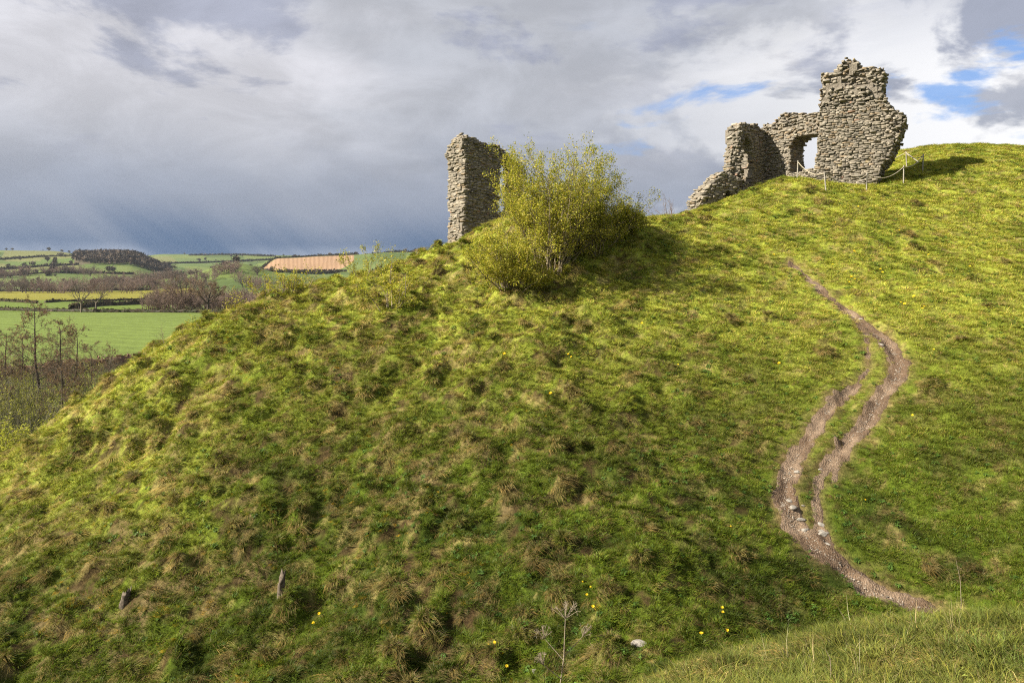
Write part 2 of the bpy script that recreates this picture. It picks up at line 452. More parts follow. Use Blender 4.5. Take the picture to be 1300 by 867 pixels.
_LY = np.log(VY)
def Hv(px, Yd):
    """valley height by bearing (photo column) and distance ahead"""
    px = np.clip(px, VPX[0], VPX[-1]-1e-6); ly = np.log(np.clip(Yd, VY[0], VY[-1]-1e-3))
    i = np.clip(np.searchsorted(VPX, px, 'right')-1, 0, len(VPX)-2); a = _cub((px-VPX[i])/(VPX[i+1]-VPX[i]))
    j = np.clip(np.searchsorted(_LY, ly, 'right')-1, 0, len(VY)-2); bq = (ly-_LY[j])/(_LY[j+1]-_LY[j]); bq = 0.5*bq+0.5*_cub(bq)
    z = (VZ[i, j]*(1-a)+VZ[i+1, j]*a)*(1-bq) + (VZ[i, j+1]*(1-a)+VZ[i+1, j+1]*a)*bq
    x = (px-CX)/F_PX*Yd
    return z + sst(500, 1500, Yd)*10*(fbm(x*0.004, Yd*0.004, 90, 3)-0.5)
def vhit(px, py, y0=60.0, y1=8000.0):
    Yd = np.exp(np.linspace(math.log(y0), math.log(y1), 3000))
    g = Hv(np.full(Yd.shape, float(px)), Yd); row = HZ - F_PX*g/Yd
    k = np.where(row <= py)[0]
    return float(Yd[k[0]]) if len(k) else None
def vpt(px, Yd):
    return ((px-CX)/F_PX*Yd, Yd, float(Hv(np.array([float(px)]), np.array([float(Yd)]))[0]))
vpx = np.concatenate([np.linspace(-1300, -420, 30), np.arange(-400, -40, 6), np.arange(-40, 600, 1.25), np.arange(600, 1500, 12), np.linspace(1520, 2600, 30)])
vY = np.exp(np.linspace(math.log(40), math.log(5300), 420))
A, R = np.meshgrid(vpx, vY)
VZv = Hv(A, R)
Xv = (A-CX)/F_PX*R
def inpoly(px, Yd, poly):
    """poly in (column, distance)"""
    s = np.zeros(px.shape, bool); lx, ly = px, np.log(Yd)
    pts = [(p, math.log(q)) for p, q in poly]
    for (x1, y1), (x2, y2) in zip(pts, pts[1:]+pts[:1]):
        if y1 == y2: continue
        c = ((y1 > ly) != (y2 > ly)) & (lx < (x2-x1)*(ly-y1)/(y2-y1)+x1)
        s ^= c
    return s
FIELD = np.array((0.120, 0.160, 0.034))
greens = np.array([(0.09,0.125,0.032),(0.12,0.15,0.04),(0.07,0.10,0.028),(0.14,0.145,0.05),(0.10,0.135,0.04)])
# patchwork of far pastures: jittered cells in (bearing, log distance)
cu = A/46.0 + 0.9*np.log(R) + 0.35*(vn(A*0.012, np.log(R)*6, 91)-0.5); cv = np.log(R)*9.0 + 0.006*A + 0.4*(vn(A*0.02, np.log(R)*4, 92)-0.5)
ci = np.floor(cu); cj = np.floor(cv + 0.5*(ci % 2))
pick = (_hash(ci, cj, 93)*5).astype(int) % 5
vc = greens[pick]
vc = np.where((R < 420)[..., None], FIELD, vc)
vc = np.where(((R >= 380) & (R < 950) & (A < 200))[..., None], np.array((0.105, 0.145, 0.025)), vc)
vc = np.where(inpoly(A, R, [(-200, 640), (245, 640), (245, 960), (-200, 960)])[..., None], np.array((0.19, 0.175, 0.025)), vc)
vc = np.where(inpoly(A, R, [(165, 1000), (470, 1000), (470, 1240), (300, 1260), (165, 1240)])[..., None], np.array((0.105, 0.14, 0.032)), vc)
PLOUGH = [(331, 1640), (333, 1760), (352, 1930), (400, 1990), (450, 1960), (450, 1800), (432, 1660), (400, 1600), (360, 1600)]
pl = inpoly(A, R, PLOUGH)
rows_ = 0.5+0.5*np.sin(A*1.15 + 2*vn(A*0.2, R*0.01, 95))
vc = np.where(pl[..., None], lerp(np.array((0.34, 0.215, 0.125)), np.array((0.26, 0.16, 0.09)), rows_), vc)
vc = np.where((inpoly(A, R, [(95, 1750), (120, 1800), (215, 1830), (222, 1950), (190, 2300), (95, 2250)]))[..., None], np.array((0.10, 0.085, 0.05)), vc)
vc = vc*(0.88+0.24*fbm(Xv*0.02, R*0.02, 94, 3))[..., None]
nvx, nvy = len(vpx), len(vY)
idv = np.arange(nvx*nvy).reshape(nvy, nvx)
qv = np.stack([idv[:-1, :-1], idv[:-1, 1:], idv[1:, 1:], idv[1:, :-1]], -1).reshape(-1, 4)
m, t, b, out = principled('pasture', 0.95, 0.1)
P = objpos(t)
v = t.ss(t.noise(P, 0.35, 6, 0.7), 0.3, 0.7, 0.78, 1.2)
sp = t.new('ShaderNodeSeparateXYZ'); t.l.new(P, sp.inputs[0])
# drilled rows of young crop in the nearest field
wv = t.math('SINE', t.math('MULTIPLY', t.math('ADD', t.math('MULTIPLY', sp.outputs[0], 0.5), t.math('ADD', sp.outputs[1], t.math('MULTIPLY', t.noise(P, 0.01, 2), 30))), 0.55))
v = t.math('MULTIPLY', v, t.math('MULTIPLY_ADD', wv, 0.07, 1.0))
t.l.new(t.mix(1.0, attr(t, 'tint'), t.xyz(v, v, v), 'MULTIPLY'), b.inputs['Base Color'])
bump(t, b, t.noise(P, 1.5, 5, 0.7), 0.6, 0.25)
valley = link('valley_ground', mesh_np('valley_ground', np.stack([Xv, R, VZv], -1).reshape(-1, 3), qv, m, True, vc.reshape(-1, 3)))
tag(valley, 'broad valley of green fields rising to far hills', kind='structure')
# plain pasture to the sides of and behind the camera, under the mound, joining the valley floor
ring = []
for r in (0.0, 60, 300, 1200, 5300):
    for k in range(48):
        a = 2*math.pi*k/48; ring.append((r*math.cos(a), r*math.sin(a)-20, -18.2 if r < 2000 else -60))
rf = [(j*48+k, j*48+(k+1) % 48, (j+1)*48+(k+1) % 48, (j+1)*48+k) for j in range(4) for k in range(48)]
low = link('lowland_ground', mesh_np('lowland_ground', ring, rf, m, True, np.tile(FIELD*0.8, (len(ring), 1))))
tag(low, 'low pasture continuing behind the mound', kind='structure')
# ------------------------------------------------------------------ grass on the mound (scattered tufts, one uncountable mass)
grass_mat = leaf_mat('grass_blades', 'INSTANCER', 0.22)
def tuft(name, n, rad, hmin, hmax, w, lean, droop, seed, down=0.0, dead=0.0):
    """n curved blades; down: how much they are combed towards +X (downhill)"""
    r = np.random.default_rng(seed)
    a = r.uniform(0, 2*np.pi, n); q = rad*np.sqrt(r.random(n))
    base = np.stack([q*np.cos(a), q*np.sin(a), np.full(n, -0.02)], 1)
    h = r.uniform(hmin, hmax, n)
    a2 = a + r.normal(0, 0.9, n)
    dirv = np.stack([np.cos(a2), np.sin(a2)], 1)*lean*r.uniform(0.4, 1.3, n)[:, None]
    dirv[:, 0] += down*r.uniform(0.5, 1.3, n)
    side = np.stack([-np.sin(a2+r.normal(0, .6, n)), np.cos(a2), np.zeros(n)], 1); side /= np.linalg.norm(side, axis=1, keepdims=True)
    def pt(s, ):
        p = base.copy()
        p[:, :2] += dirv*(h*s**1.5)[:, None]
        p[:, 2] += h*(s - droop*s*s)
        return p
    ww = (w*r.uniform(0.6, 1.4, n))[:, None]
    m0 = pt(0.0); m1 = pt(0.5); m2 = pt(1.0)
    V = np.stack([m0-side*ww/2, m0+side*ww/2, m1-side*ww*.42, m1+side*ww*.42, m2], 1).reshape(-1, 3)
    b0 = np.arange(n)*5
    Fq = np.stack([np.stack([b0, b0+1, b0+3], 1), np.stack([b0, b0+3, b0+2], 1), np.stack([b0+2, b0+3, b0+4], 1)], 1).reshape(-1, 3)
    g = r.uniform(0.62, 1.38, n); yel = r.uniform(-0.12, 0.2, n)
    col = np.stack([g*(1+yel), g, g*(1-yel)], 1)
    dd_ = r.random(n) < dead; col[dd_] *= np.array((1.55, 1.16, 2.3))*r.uniform(.7, 1.15, (dd_.sum(), 1))
    me = mesh_np(name, V, Fq, grass_mat, True, np.repeat(col, 5, 0), 'blade')
    return me
def rosette(name, n, rad, seed):
    """broad-leaved herb: rounded leaves around a crown"""
    r = np.random.default_rng(seed); V = []; Fq = []; col = []
    for k in range(n):
        a = r.uniform(0, 2*np.pi); L = rad*r.uniform(0.5, 1.0); up = r.uniform(0.05, 0.7); w = L*r.uniform(0.25, 0.4)
        d = np.array((math.cos(a), math.sin(a), up)); d /= np.linalg.norm(d); s = np.array((-math.sin(a), math.cos(a), 0))
        o = np.array((r.normal(0, rad*.25), r.normal(0, rad*.25), r.uniform(0, rad*.5)))
        b = len(V)
        V += [o, o+d*L*.45+s*w/2+np.array((0, 0, .01)), o+d*L*.45-s*w/2, o+d*L-np.array((0, 0, L*.25))]
        Fq += [(b, b+1, b+2), (b+1, b+3, b+2)]
        g = r.uniform(0.7, 1.35); col += [(g, g, g)]*4
    return mesh_np(name, np.array(V), np.array(Fq), grass_mat, True, np.array(col), 'blade')
protos = []
for k in range(3): protos.append(tuft('turf%d' % k, 52, 0.14, 0.04, 0.12, 0.0085, 0.85, 0.30, 100+k, 0.15, 0.17))
for k in range(2): protos.append(tuft('longgrass%d' % k, 54, 0.09, 0.10, 0.24, 0.0085, 0.8, 0.50, 110+k, 0.35, 0.15))
for k in range(3): protos.append(tuft('straw%d' % k, 50, (0.07, 0.11, 0.15)[k], 0.08, (0.24, 0.18, 0.28)[k], 0.0075, (0.45, 0.55, 0.35)[k], 0.7, 120+k, (0.95, 0.7, 1.1)[k]))
for k in range(2): protos.append(rosette('herb%d' % k, 22, 0.09, 130+k))
for k in range(2): protos.append(tuft('bankgrass%d' % k, 40, 0.09, 0.12, 0.34, 0.0055, 0.7, 0.42, 140+k, 0.25, 0.10))
protos.append(tuft('drystalk', 5, 0.06, 0.35, 0.75, 0.005, 0.30, 0.12, 150))
pcol = bpy.data.collections.new('grass_tufts')
for k, me in enumerate(protos):
    o = bpy.data.objects.new('%02d_%s' % (k, me.name), me); pcol.objects.link(o)

rg = np.random.default_rng(11)
def scatter(x0, x1, y0, y1, dens):
    n = int((x1-x0)*(y1-y0)*dens)
    return rg.uniform(x0, x1, n), rg.uniform(y0, y1, n)
def normal_at(x, y, e=0.12):
    zx = (Zfull(x+e, y)-Zfull(x-e, y))/(2*e); zy = (Zfull(x, y+e)-Zfull(x, y-e))/(2*e)
    n = np.stack([-zx, -zy, np.ones_like(zx)], 1)
    return n/np.linalg.norm(n, axis=1, keepdims=True)
PX, PYv, KI, SC, TI, DN, SPIN = [], [], [], [], [], [], []
def place(x, y, kinds, smin, smax, tint, downhill):
    n = len(x)
    PX.append(x); PYv.append(y); KI.append(rg.choice(kinds, n)); SC.append(rg.uniform(smin, smax, n))
    TI.append(np.clip(tint*rg.uniform(0.72, 1.28, (n, 1)), 0.004, 0.85)); DN.append(np.full(n, downhill)); 
def inview(x, y, mpx=160):
    c = CX + F_PX*x/np.maximum(y, 0.5)
    return (c > -mpx) & (c < 1300+mpx)
# turf
for (a0, a1, dens) in ((11, 18, 120), (18, 26, 95), (26, 36, 58), (36, 58, 36)):
    x, y = scatter(-26, 31, a0, a1, dens)
    x = x[:]; m = inview(x, y); x, y = x[m], y[m]
    zs = Zs(x, y); pd = pathd(x, y)
    m = (pd < -0.10+0.12*rg.random(len(x))) & (zs > -12.5) & (rg.random(len(x)) > 0.93*bare(x, y)); x, y, zs, pd = x[m], y[m], zs[m], pd[m]
    st = straw_mask(x, y, zs); u = rg.random(len(x)); d = dry_lit(x, y, zs)
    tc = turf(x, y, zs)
    near_path = sst(-0.7, -0.1, pd)
    # straw tussocks
    is_s = (u < (0.50-0.30*sst(-1, 6, x)+0.12*sst(-4, -10, x))*st*(1-near_path) + 0.035-0.02*sst(0, 6, x))
    # longer green tufts, commoner to the left and low down
    long_ = (~is_s) & (rg.random(len(x)) < (0.34-0.26*sst(2, 9, x))*(1-near_path))
    herb = (~is_s) & (~long_) & (rg.random(len(x)) < 0.10*sst(0.5, 0.62, fbm(x*0.55, y*0.55, 68, 3))+0.02)
    rest = ~(is_s | long_ | herb)
    s = 1.0 + 0.2*(a0 >= 26) + 0.3*(a0 >= 36)
    strawc = lerp(np.tile(STRAW, (len(x), 1)), tc*1.3, 0.25*rg.random(len(x)))
    strawc = lerp(strawc, BROWN*1.1, (rg.random(len(x)) < 0.16)*0.8)
    strawc = strawc*(0.52+0.55*d)[:, None]  # dead grass browner low down, the lower slope's shade partly painted in
    place(x[is_s], y[is_s], [5, 6, 7], 0.55*s, 1.25*s, strawc[is_s], 0.9)
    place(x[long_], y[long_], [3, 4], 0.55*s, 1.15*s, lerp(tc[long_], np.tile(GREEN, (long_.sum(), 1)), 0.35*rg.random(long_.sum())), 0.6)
    place(x[herb], y[herb], [8, 9], 0.6*s, 1.3*s, lerp(tc[herb]*0.9, np.tile(np.array((0.06, 0.12, 0.025)), (herb.sum(), 1)), 0.7), 0.0)
    xr, yr, rc = x[rest], y[rest], tc[rest]
    dry = rg.random(len(xr)) < 0.06 + 0.10*d[rest]
    moss = (~dry) & (sst(0.58, 0.72, fbm(xr*0.9, yr*1.1, 69, 3))*(1-sst(-5, 3, xr))*0.5 > rg.random(len(xr)))
    turf_ = ~(dry | moss)
    place(xr[dry], yr[dry], [5, 6, 7], 0.35*s, 0.75*s, STRAW*(0.5+0.5*d[rest][dry])[:, None], 0.5)
    place(xr[moss], yr[moss], [5, 6, 7], 0.3*s, 0.55*s, np.tile(MOSS, (moss.sum(), 1)), 0.3)
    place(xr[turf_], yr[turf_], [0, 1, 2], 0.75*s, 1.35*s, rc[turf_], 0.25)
    SC[-1] = SC[-1]*(1-0.55*near_path[rest][turf_])
# hummocks wear a skirt of long dead grass on top and downhill
for hx, hy, hr, hh in HUM:
    if pathd(np.array([hx]), np.array([hy]))[0] > -0.5: continue
    n = int(8+34*hr)
    x = hx + rg.normal(0, hr*0.5, n); y = hy - hr*0.3 + rg.normal(0, hr*0.45, n)
    dead = rg.random(n) < rg.choice((0.15, 0.4, 0.75))
    c = STRAW*rg.uniform(0.45, 0.95)*(0.65+0.4*float(dry_lit(np.array([hx]), np.array([hy]), Zs(np.array([hx]), np.array([hy])))[0])); c2 = lerp(GREEN, BROWN*1.2, rg.uniform(0, .6))
    place(x[dead], y[dead], [5, 6, 7], 0.5, 1.35, np.tile(c, (dead.sum(), 1)), 1.0)
    place(x[~dead], y[~dead], [3, 4], 0.5, 1.2, np.tile(c2, ((~dead).sum(), 1)), 0.9)
# near bank: long fresh grass with dry stalks
x, y = scatter(-4, 12, 3.2, 11.5, 230)
m = inview(x, y, 120); x, y = x[m], y[m]
zs = Zs(x, y); row = HZ - F_PX*(zs+0.5)/y
m = row < 960; x, y, zs = x[m], y[m], zs[m]
bc = lerp(np.tile(np.array((0.095, 0.125, 0.022)), (len(x), 1)), np.tile(np.array((0.175, 0.180, 0.042)), (len(x), 1)), fbm(x*1.2, y*1.2, 73, 3))
sb = rg.random(len(x)) < 0.15*sst(.3, .7, fbm(x*1.5, y*1.5, 74, 3))*2
place(x[~sb], y[~sb], [10, 11, 10, 11, 3, 4, 0, 8], 0.45, 1.0, bc[~sb]*(0.7+0.6*fbm(x[~sb]*2.5, y[~sb]*2.5, 75, 3))[:, None], 0.3)
place(x[sb], y[sb], [5, 6, 7], 0.5, 1.1, np.tile(STRAW*0.9, (sb.sum(), 1)), 0.3)
n = 36; x = rg.uniform(2.0, 9, n); y = rg.uniform(6.5, 10.2, n)
place(x, y, [12], 0.4, 0.75, np.tile(np.array((0.42, 0.35, 0.20)), (n, 1)), 0.0)

x = np.concatenate(PX); y = np.concatenate(PYv); ki = np.concatenate(KI); sc = np.concatenate(SC); ti = np.concatenate(TI); dn = np.concatenate(DN)
z = np.zeros_like(x); nn = np.zeros((len(x), 3))
for k in range(0, len(x), 50000):
    sl = slice(k, k+50000)
    z[sl] = Zfull(x[sl], y[sl]); nn[sl] = normal_at(x[sl], y[sl])
zax = nn*0.6 + np.array((0, 0, 0.4)); zax /= np.linalg.norm(zax, axis=1, keepdims=True)
dh = np.arctan2(nn[:, 1], nn[:, 0])                     # downhill bearing
spin = np.where(rg.random(len(x)) < dn+0.05, dh + rg.normal(0, 0.6, len(x)), rg.uniform(-np.pi, np.pi, len(x)))
xa = np.stack([np.cos(spin), np.sin(spin), np.zeros_like(spin)], 1)
xa -= zax*(xa*zax).sum(1, keepdims=True); xa /= np.linalg.norm(xa, axis=1, keepdims=True); ya = np.cross(zax, xa)
# XYZ euler from the rotation matrix with columns xa, ya, zax
ry = -np.arcsin(np.clip(xa[:, 2], -1, 1)); rx = np.arctan2(ya[:, 2], zax[:, 2]); rz = np.arctan2(xa[:, 1], xa[:, 0])
gm = bpy.data.meshes.new('grass'); gm.vertices.add(len(x)); gm.vertices.foreach_set('co', np.stack([x, y, z], 1).astype(np.float32).ravel())
def at_(name, typ, data, key):
    a = gm.attributes.new(name, typ, 'POINT'); a.data.foreach_set(key, np.ascontiguousarray(data).ravel())
at_('rot', 'FLOAT_VECTOR', np.stack([rx, ry, rz], 1).astype(np.float32), 'vector')
at_('scl', 'FLOAT', sc.astype(np.float32), 'value')
at_('kindi', 'INT', ki.astype(np.int32), 'value')
at_('tint', 'FLOAT_COLOR', np.concatenate([ti, np.ones((len(ti), 1))], 1).astype(np.float32), 'color')
print('grass tufts', len(x))
grass = link('grass', gm)
tag(grass, 'tussocky spring grass, moss and herbs covering the mound and bank', kind='stuff')
def scatter_nodes(name, coll):
    ng = bpy.data.node_groups.new(name, 'GeometryNodeTree')
    ng.interface.new_socket('Geometry', in_out='INPUT', socket_type='NodeSocketGeometry')
    ng.interface.new_socket('Geometry', in_out='OUTPUT', socket_type='NodeSocketGeometry')
    N, L = ng.nodes, ng.links
    gi = N.new('NodeGroupInput'); go = N.new('NodeGroupOutput'); ip = N.new('GeometryNodeInstanceOnPoints'); co = N.new('GeometryNodeCollectionInfo')
    co.inputs['Collection'].default_value = coll; co.inputs['Separate Children'].default_value = True; co.inputs['Reset Children'].default_value = True
    def na(nm, typ):
        q = N.new('GeometryNodeInputNamedAttribute'); q.data_type = typ; q.inputs['Name'].default_value = nm
        return [s for s in q.outputs if s.enabled and s.name == 'Attribute'][0]
    e2r = N.new('FunctionNodeEulerToRotation')
    L.new(na('rot', 'FLOAT_VECTOR'), e2r.inputs[0])
    L.new(gi.outputs[0], ip.inputs['Points']); L.new(co.outputs[0], ip.inputs['Instance'])
    ip.inputs['Pick Instance'].default_value = True
    L.new(na('kindi', 'INT'), ip.inputs['Instance Index'])
    L.new(e2r.outputs[0], ip.inputs['Rotation'])
    L.new(na('scl', 'FLOAT'), ip.inputs['Scale'])
    L.new(ip.outputs[0], go.inputs[0])
    return ng
md = grass.modifiers.new('tufts', 'NODES'); md.node_group = scatter_nodes('grass_scatter', pcol)
# ------------------------------------------------------------------ masonry ruins, laid stone by stone
def stone_mats():
    def body(t, b, c):
        P = t.new('ShaderNodeNewGeometry').outputs['Position']
        n = t.noise(P, 7, 6, 0.65); v = t.ss(n, 0.3, 0.7, 0.72, 1.25)
        c = t.mix(1.0, c, t.xyz(v, v, v), 'MULTIPLY')
        lich = t.math('MULTIPLY', t.ss(t.noise(P, 3.1, 5, 0.6), 0.60, 0.70), 0.55)
        c = t.mix(lich, c, (0.31, 0.29, 0.245))
        ochre = t.math('MULTIPLY', t.ss(t.noise(P, 1.7, 4, 0.6), 0.63, 0.72), 0.5)
        c = t.mix(ochre, c, (0.30, 0.23, 0.09))
        t.l.new(c, b.inputs['Base Color'])
        bump(t, b, t.noise(P, 17, 5, 0.7), 0.8, 0.04)
    m1, t, b, o = principled('rubble_stone', 0.92, 0.15)
    oi = t.new('ShaderNodeObjectInfo'); body(t, b, oi.outputs['Color'])
    m2, t, b, o = principled('rubble_stonework', 0.92, 0.15)
    body(t, b, attr(t, 'tint'))
    m3, t, b, o = principled('wall_core_mortar', 0.97, 0.05)
    P = t.new('ShaderNodeNewGeometry').outputs['Position']
    t.l.new(t.mix(t.ss(t.noise(P, 4, 6, 0.7), 0.35, 0.65), (0.15, 0.128, 0.10), (0.25, 0.218, 0.175)), b.inputs['Base Color'])
    bump(t, b, t.noise(P, 12, 6, 0.7), 1.0, 0.08)
    return m1, m2, m3
M_STONE, M_WORK, M_CORE = stone_mats()
def stone_proto(seed):
    """unit stone: a box with chamfered, knocked-about edges; 24 vertices"""
    r = np.random.default_rng(seed); V = []; c = 0.36
    key = {}
    for sx in (-1, 1):
        for sy in (-1, 1):
            for sz in (-1, 1):
                j = r.uniform(-0.07, 0.07, 3)
                for ax in range(3):
                    p = np.array((sx, sy, sz), float)*0.5
                    for k in range(3):
                        if k != ax: p[k] *= 0.93+r.uniform(-0.10, 0.05)
                    key[(sx, sy, sz, ax)] = len(V); V.append(p+j*0.8)
    Fq = []
    for ax in range(3):
        o = [k for k in range(3) if k != ax]
        for s in (-1, 1):
            f = []
            for a, b in ((-1, -1), (1, -1), (1, 1), (-1, 1)):
                q = [0, 0, 0]; q[ax] = s; q[o[0]] = a; q[o[1]] = b; f.append(key[(*q, ax)])
            flip = (s < 0) != (ax == 1)
            Fq.append(f[::-1] if flip else f)
    tri = []
    for ax in range(3):                      # edge chamfers
        o = [k for k in range(3) if k != ax]
        for a in (-1, 1):
            for b in (-1, 1):
                f = []
                for s, kk in ((-1, o[0]), (1, o[0]), (1, o[1]), (-1, o[1])):
                    q = [0, 0, 0]; q[ax] = s; q[o[0]] = a; q[o[1]] = b; f.append(key[(*q, kk)])
                Fq.append(f)
    for sx in (-1, 1):
        for sy in (-1, 1):
            for sz in (-1, 1):
                f = [key[(sx, sy, sz, k)] for k in range(3)]; tri.append(f)
    V = np.array(V); Fq = np.array(Fq); tri = np.array(tri)
    T = np.concatenate([Fq[:, [0, 1, 2]], Fq[:, [0, 2, 3]], tri])
    ctr = V[T].mean(1); nrm = np.cross(V[T[:, 1]]-V[T[:, 0]], V[T[:, 2]]-V[T[:, 0]])
    bad = (ctr*nrm).sum(1) < 0; T[bad] = T[bad][:, ::-1]
    return V, T
SP = [stone_proto(200+k) for k in range(8)]
SP_ME = [mesh_np('stone', V, T, M_STONE) for V, T in SP]
def stone_tint(r, n, pos):
    """rubble of grey siltstone with buff and a few red pieces"""
    pal = np.array([(0.275, 0.24, 0.185), (0.32, 0.275, 0.21), (0.22, 0.195, 0.155), (0.36, 0.315, 0.25), (0.29, 0.225, 0.15), (0.31, 0.20, 0.14)])
    k = r.choice(6, n, p=[.31, .28, .18, .12, .10, .01])
    return pal[k]*0.74*r.uniform(0.74, 1.2, (n, 1))
def poly_in(pu, pv, poly):
    s = np.zeros(pu.shape, bool)
    for (x1, y1), (x2, y2) in zip(poly, poly[1:]+poly[:1]):
        if y1 == y2: continue
        s ^= ((y1 > pv) != (y2 > pv)) & (pu < (x2-x1)*(pv-y1)/(y2-y1)+x1)
    return s
class Wall:
    def __init__(s, O, ang):
        s.O = np.array(O, float); s.u = np.array((math.cos(ang), math.sin(ang))); s.w = np.array((-math.sin(ang), math.cos(ang)))
        s.ang = ang
    def uz(s, px, py):
        """where the sight line to a photo pixel meets the wall's front face"""
        k = (px-CX)/F_PX
        t = (k*s.O[1]-s.O[0])/(s.u[0]-k*s.u[1]); y = s.O[1]+s.u[1]*t
        return (t, (HZ-py)/F_PX*y)
    def poly(s, pts): return [s.uz(*p) for p in pts]
    def world(s, U, W, Vv):
        xy = s.O + U[:, None]*s.u + W[:, None]*s.w
        return np.concatenate([xy, Vv[:, None]], 1)
def masonry(name, parent, wall, ub, vb, wb, inside, rough, seed, nbig, ch=(0.06, 0.13), ln=(0.10, 0.36), dp=0.36):
    """fill a wall volume with coursed stones, keep those on its surface; core behind them"""
    r = np.random.default_rng(seed)
    U, Vv, Wv, LU, LV, LW = [], [], [], [], [], []
    v = vb[0]
    while v < vb[1]:
        h = r.uniform(*ch)
        for w in np.arange(0.13-dp*round((0.13-wb[0])/dp), wb[1], dp):
            u = ub[0] + r.uniform(-0.3, 0)
            while u < ub[1]:
                l = r.uniform(*ln)*(0.75+0.5*r.random())
                U.append(u+l/2); Vv.append(v+h/2); Wv.append(w); LU.append(l); LV.append(h); LW.append(dp)
                u += l
        v += h
    U, Vv, Wv, LU, LV, LW = map(np.array, (U, Vv, Wv, LU, LV, LW))
    ins = inside(U, Vv, Wv)
    U, Vv, Wv, LU, LV, LW = [q[ins] for q in (U, Vv, Wv, LU, LV, LW)]
    # stones that reach past an edge or into an opening are cut short
    a_ = inside(U-0.42*LU, Vv, Wv); b_ = inside(U+0.42*LU, Vv, Wv)
    U = U + np.where(~a_ & b_, 0.22*LU, 0) - np.where(a_ & ~b_, 0.22*LU, 0); LU = np.where(a_ & b_, LU, 0.56*LU)
    ex = np.zeros(len(U), bool)
    for du, dv, dw in ((1, 0, 0), (-1, 0, 0), (0, 0, 1), (0, 0, -1), (0, 1, 0), (0, -1, 0)):
        ex |= ~inside(U+du*(LU/2+0.16), Vv+dv*(LV/2+0.12), Wv+dw*LW*0.9)
    ex &= r.random(len(U)) > 0.025
    U, Vv, Wv, LU, LV, LW = [q[ex] for q in (U, Vv, Wv, LU, LV, LW)]
    n = len(U); rf = rough(U, Vv, Wv)
    cj = 0.02 + 0.05*rf
    pos = wall.world(U + r.normal(0, 0.02, n), Wv + r.normal(0, 1, n)*cj, Vv + r.normal(0, 0.012, n)*(1+2*rf))
    sz = np.stack([LU*r.uniform(0.94, 1.05, n)*(1-0.10*rf), LW*r.uniform(0.95, 1.25, n), LV*r.uniform(0.92, 1.06, n)], 1)
    rot = np.stack([r.normal(0, 0.03, n)*(1+5*rf), r.normal(0, 0.03, n)*(1+4*rf), wall.ang + r.normal(0, 0.06, n)*(1+3*rf)], 1)
    tint = stone_tint(r, n, pos)
    # separate the stones that show largest: long and tall pieces on the faces turned to the ditch
    cr, sr = np.cos(rot), np.sin(rot)
    front = inside(U, Vv, Wv) & ~inside(U, Vv, Wv-LW)
    score = sz[:, 0]*sz[:, 2]*np.where(front, 1.0, 0.25)
    zgr = Zs(pos[:, 0], pos[:, 1])
    score[pos[:, 2] < zgr+0.1] = 0
    big = np.zeros(n, bool); big[np.argsort(-score)[:nbig]] = True
    core = None
    # core: small voxels well inside the face
    s = 0.20
    gu = np.arange(ub[0], ub[1]+s, s); gv = np.arange(vb[0], vb[1]+s, s); gw = np.arange(0.09-s*round((0.09-wb[0])/s), wb[1]+s, s)
    A, B, D = np.meshgrid(gu, gv, gw, indexing='ij'); e = 0.13
    I = inside(A.ravel(), B.ravel(), D.ravel())
    for du, dv, dw in ((e, 0, 0), (-e, 0, 0), (0, 0, .06), (0, 0, -.06), (0, e, 0)):
        I &= inside(A.ravel()+du, B.ravel()+dv, D.ravel()+dw)
    I = I.reshape(A.shape); Ip = np.pad(I, 1)
    Vc, Fc = [], []
    cor = np.array([(0, 0, 0), (1, 0, 0), (1, 1, 0), (0, 1, 0), (0, 0, 1), (1, 0, 1), (1, 1, 1), (0, 1, 1)], float)-0.5
    faces = {(-1, 0, 0): (0, 4, 7, 3), (1, 0, 0): (1, 2, 6, 5), (0, -1, 0): (0, 1, 5, 4), (0, 1, 0): (3, 7, 6, 2), (0, 0, -1): (0, 3, 2, 1), (0, 0, 1): (4, 5, 6, 7)}
    nb = 0
    for d, f in faces.items():
        nbr = Ip[1+d[0]:Ip.shape[0]-1+d[0], 1+d[1]:Ip.shape[1]-1+d[1], 1+d[2]:Ip.shape[2]-1+d[2]]
        sel = np.argwhere(I & ~nbr)
        if len(sel) == 0: continue
        c0 = np.stack([gu[sel[:, 0]], gv[sel[:, 1]], gw[sel[:, 2]]], 1)
        q = (c0[:, None] + cor[list(f)][None]*s).reshape(-1, 3)
        Vc.append(q); Fc.append(np.arange(len(q)).reshape(-1, 4)+nb); nb += len(q)
    q = np.concatenate(Vc)
    W3 = wall.world(q[:, 0], q[:, 2], q[:, 1])
    part = link(name, mesh_np(name, W3, np.concatenate(Fc), M_CORE), parent)
    # joined small stones
    Va, Ta, Ca = [], [], []; nb = 0
    pk = r.integers(0, len(SP), n)
    for i in range(n):
        R = Euler(tuple(rot[i]), 'XYZ').to_matrix()
        if big[i]:
            o = bpy.data.objects.new('stone', SP_ME[pk[i]]); C.objects.link(o); o.parent = part
            o.location = pos[i]; o.rotation_euler = rot[i]; o.scale = sz[i]; o.color = (*tint[i], 1)
        else:
            V, T = SP[pk[i]]
            Va.append((V*sz[i]) @ np.array(R).T + pos[i]); Ta.append(T+nb); nb += len(V); Ca.append(np.tile(tint[i], (len(V), 1)))
    st = link('stonework', mesh_np('stonework', np.concatenate(Va), np.concatenate(Ta), M_WORK, False, np.concatenate(Ca)), part)
    tag(st, kind='stuff')
    return part
def edge_noise(U, Vv, Wv, k, seed):
    return k*(fbm(U*2.1+Wv*1.3, Vv*2.1-Wv*0.9, seed, 3)-0.5)
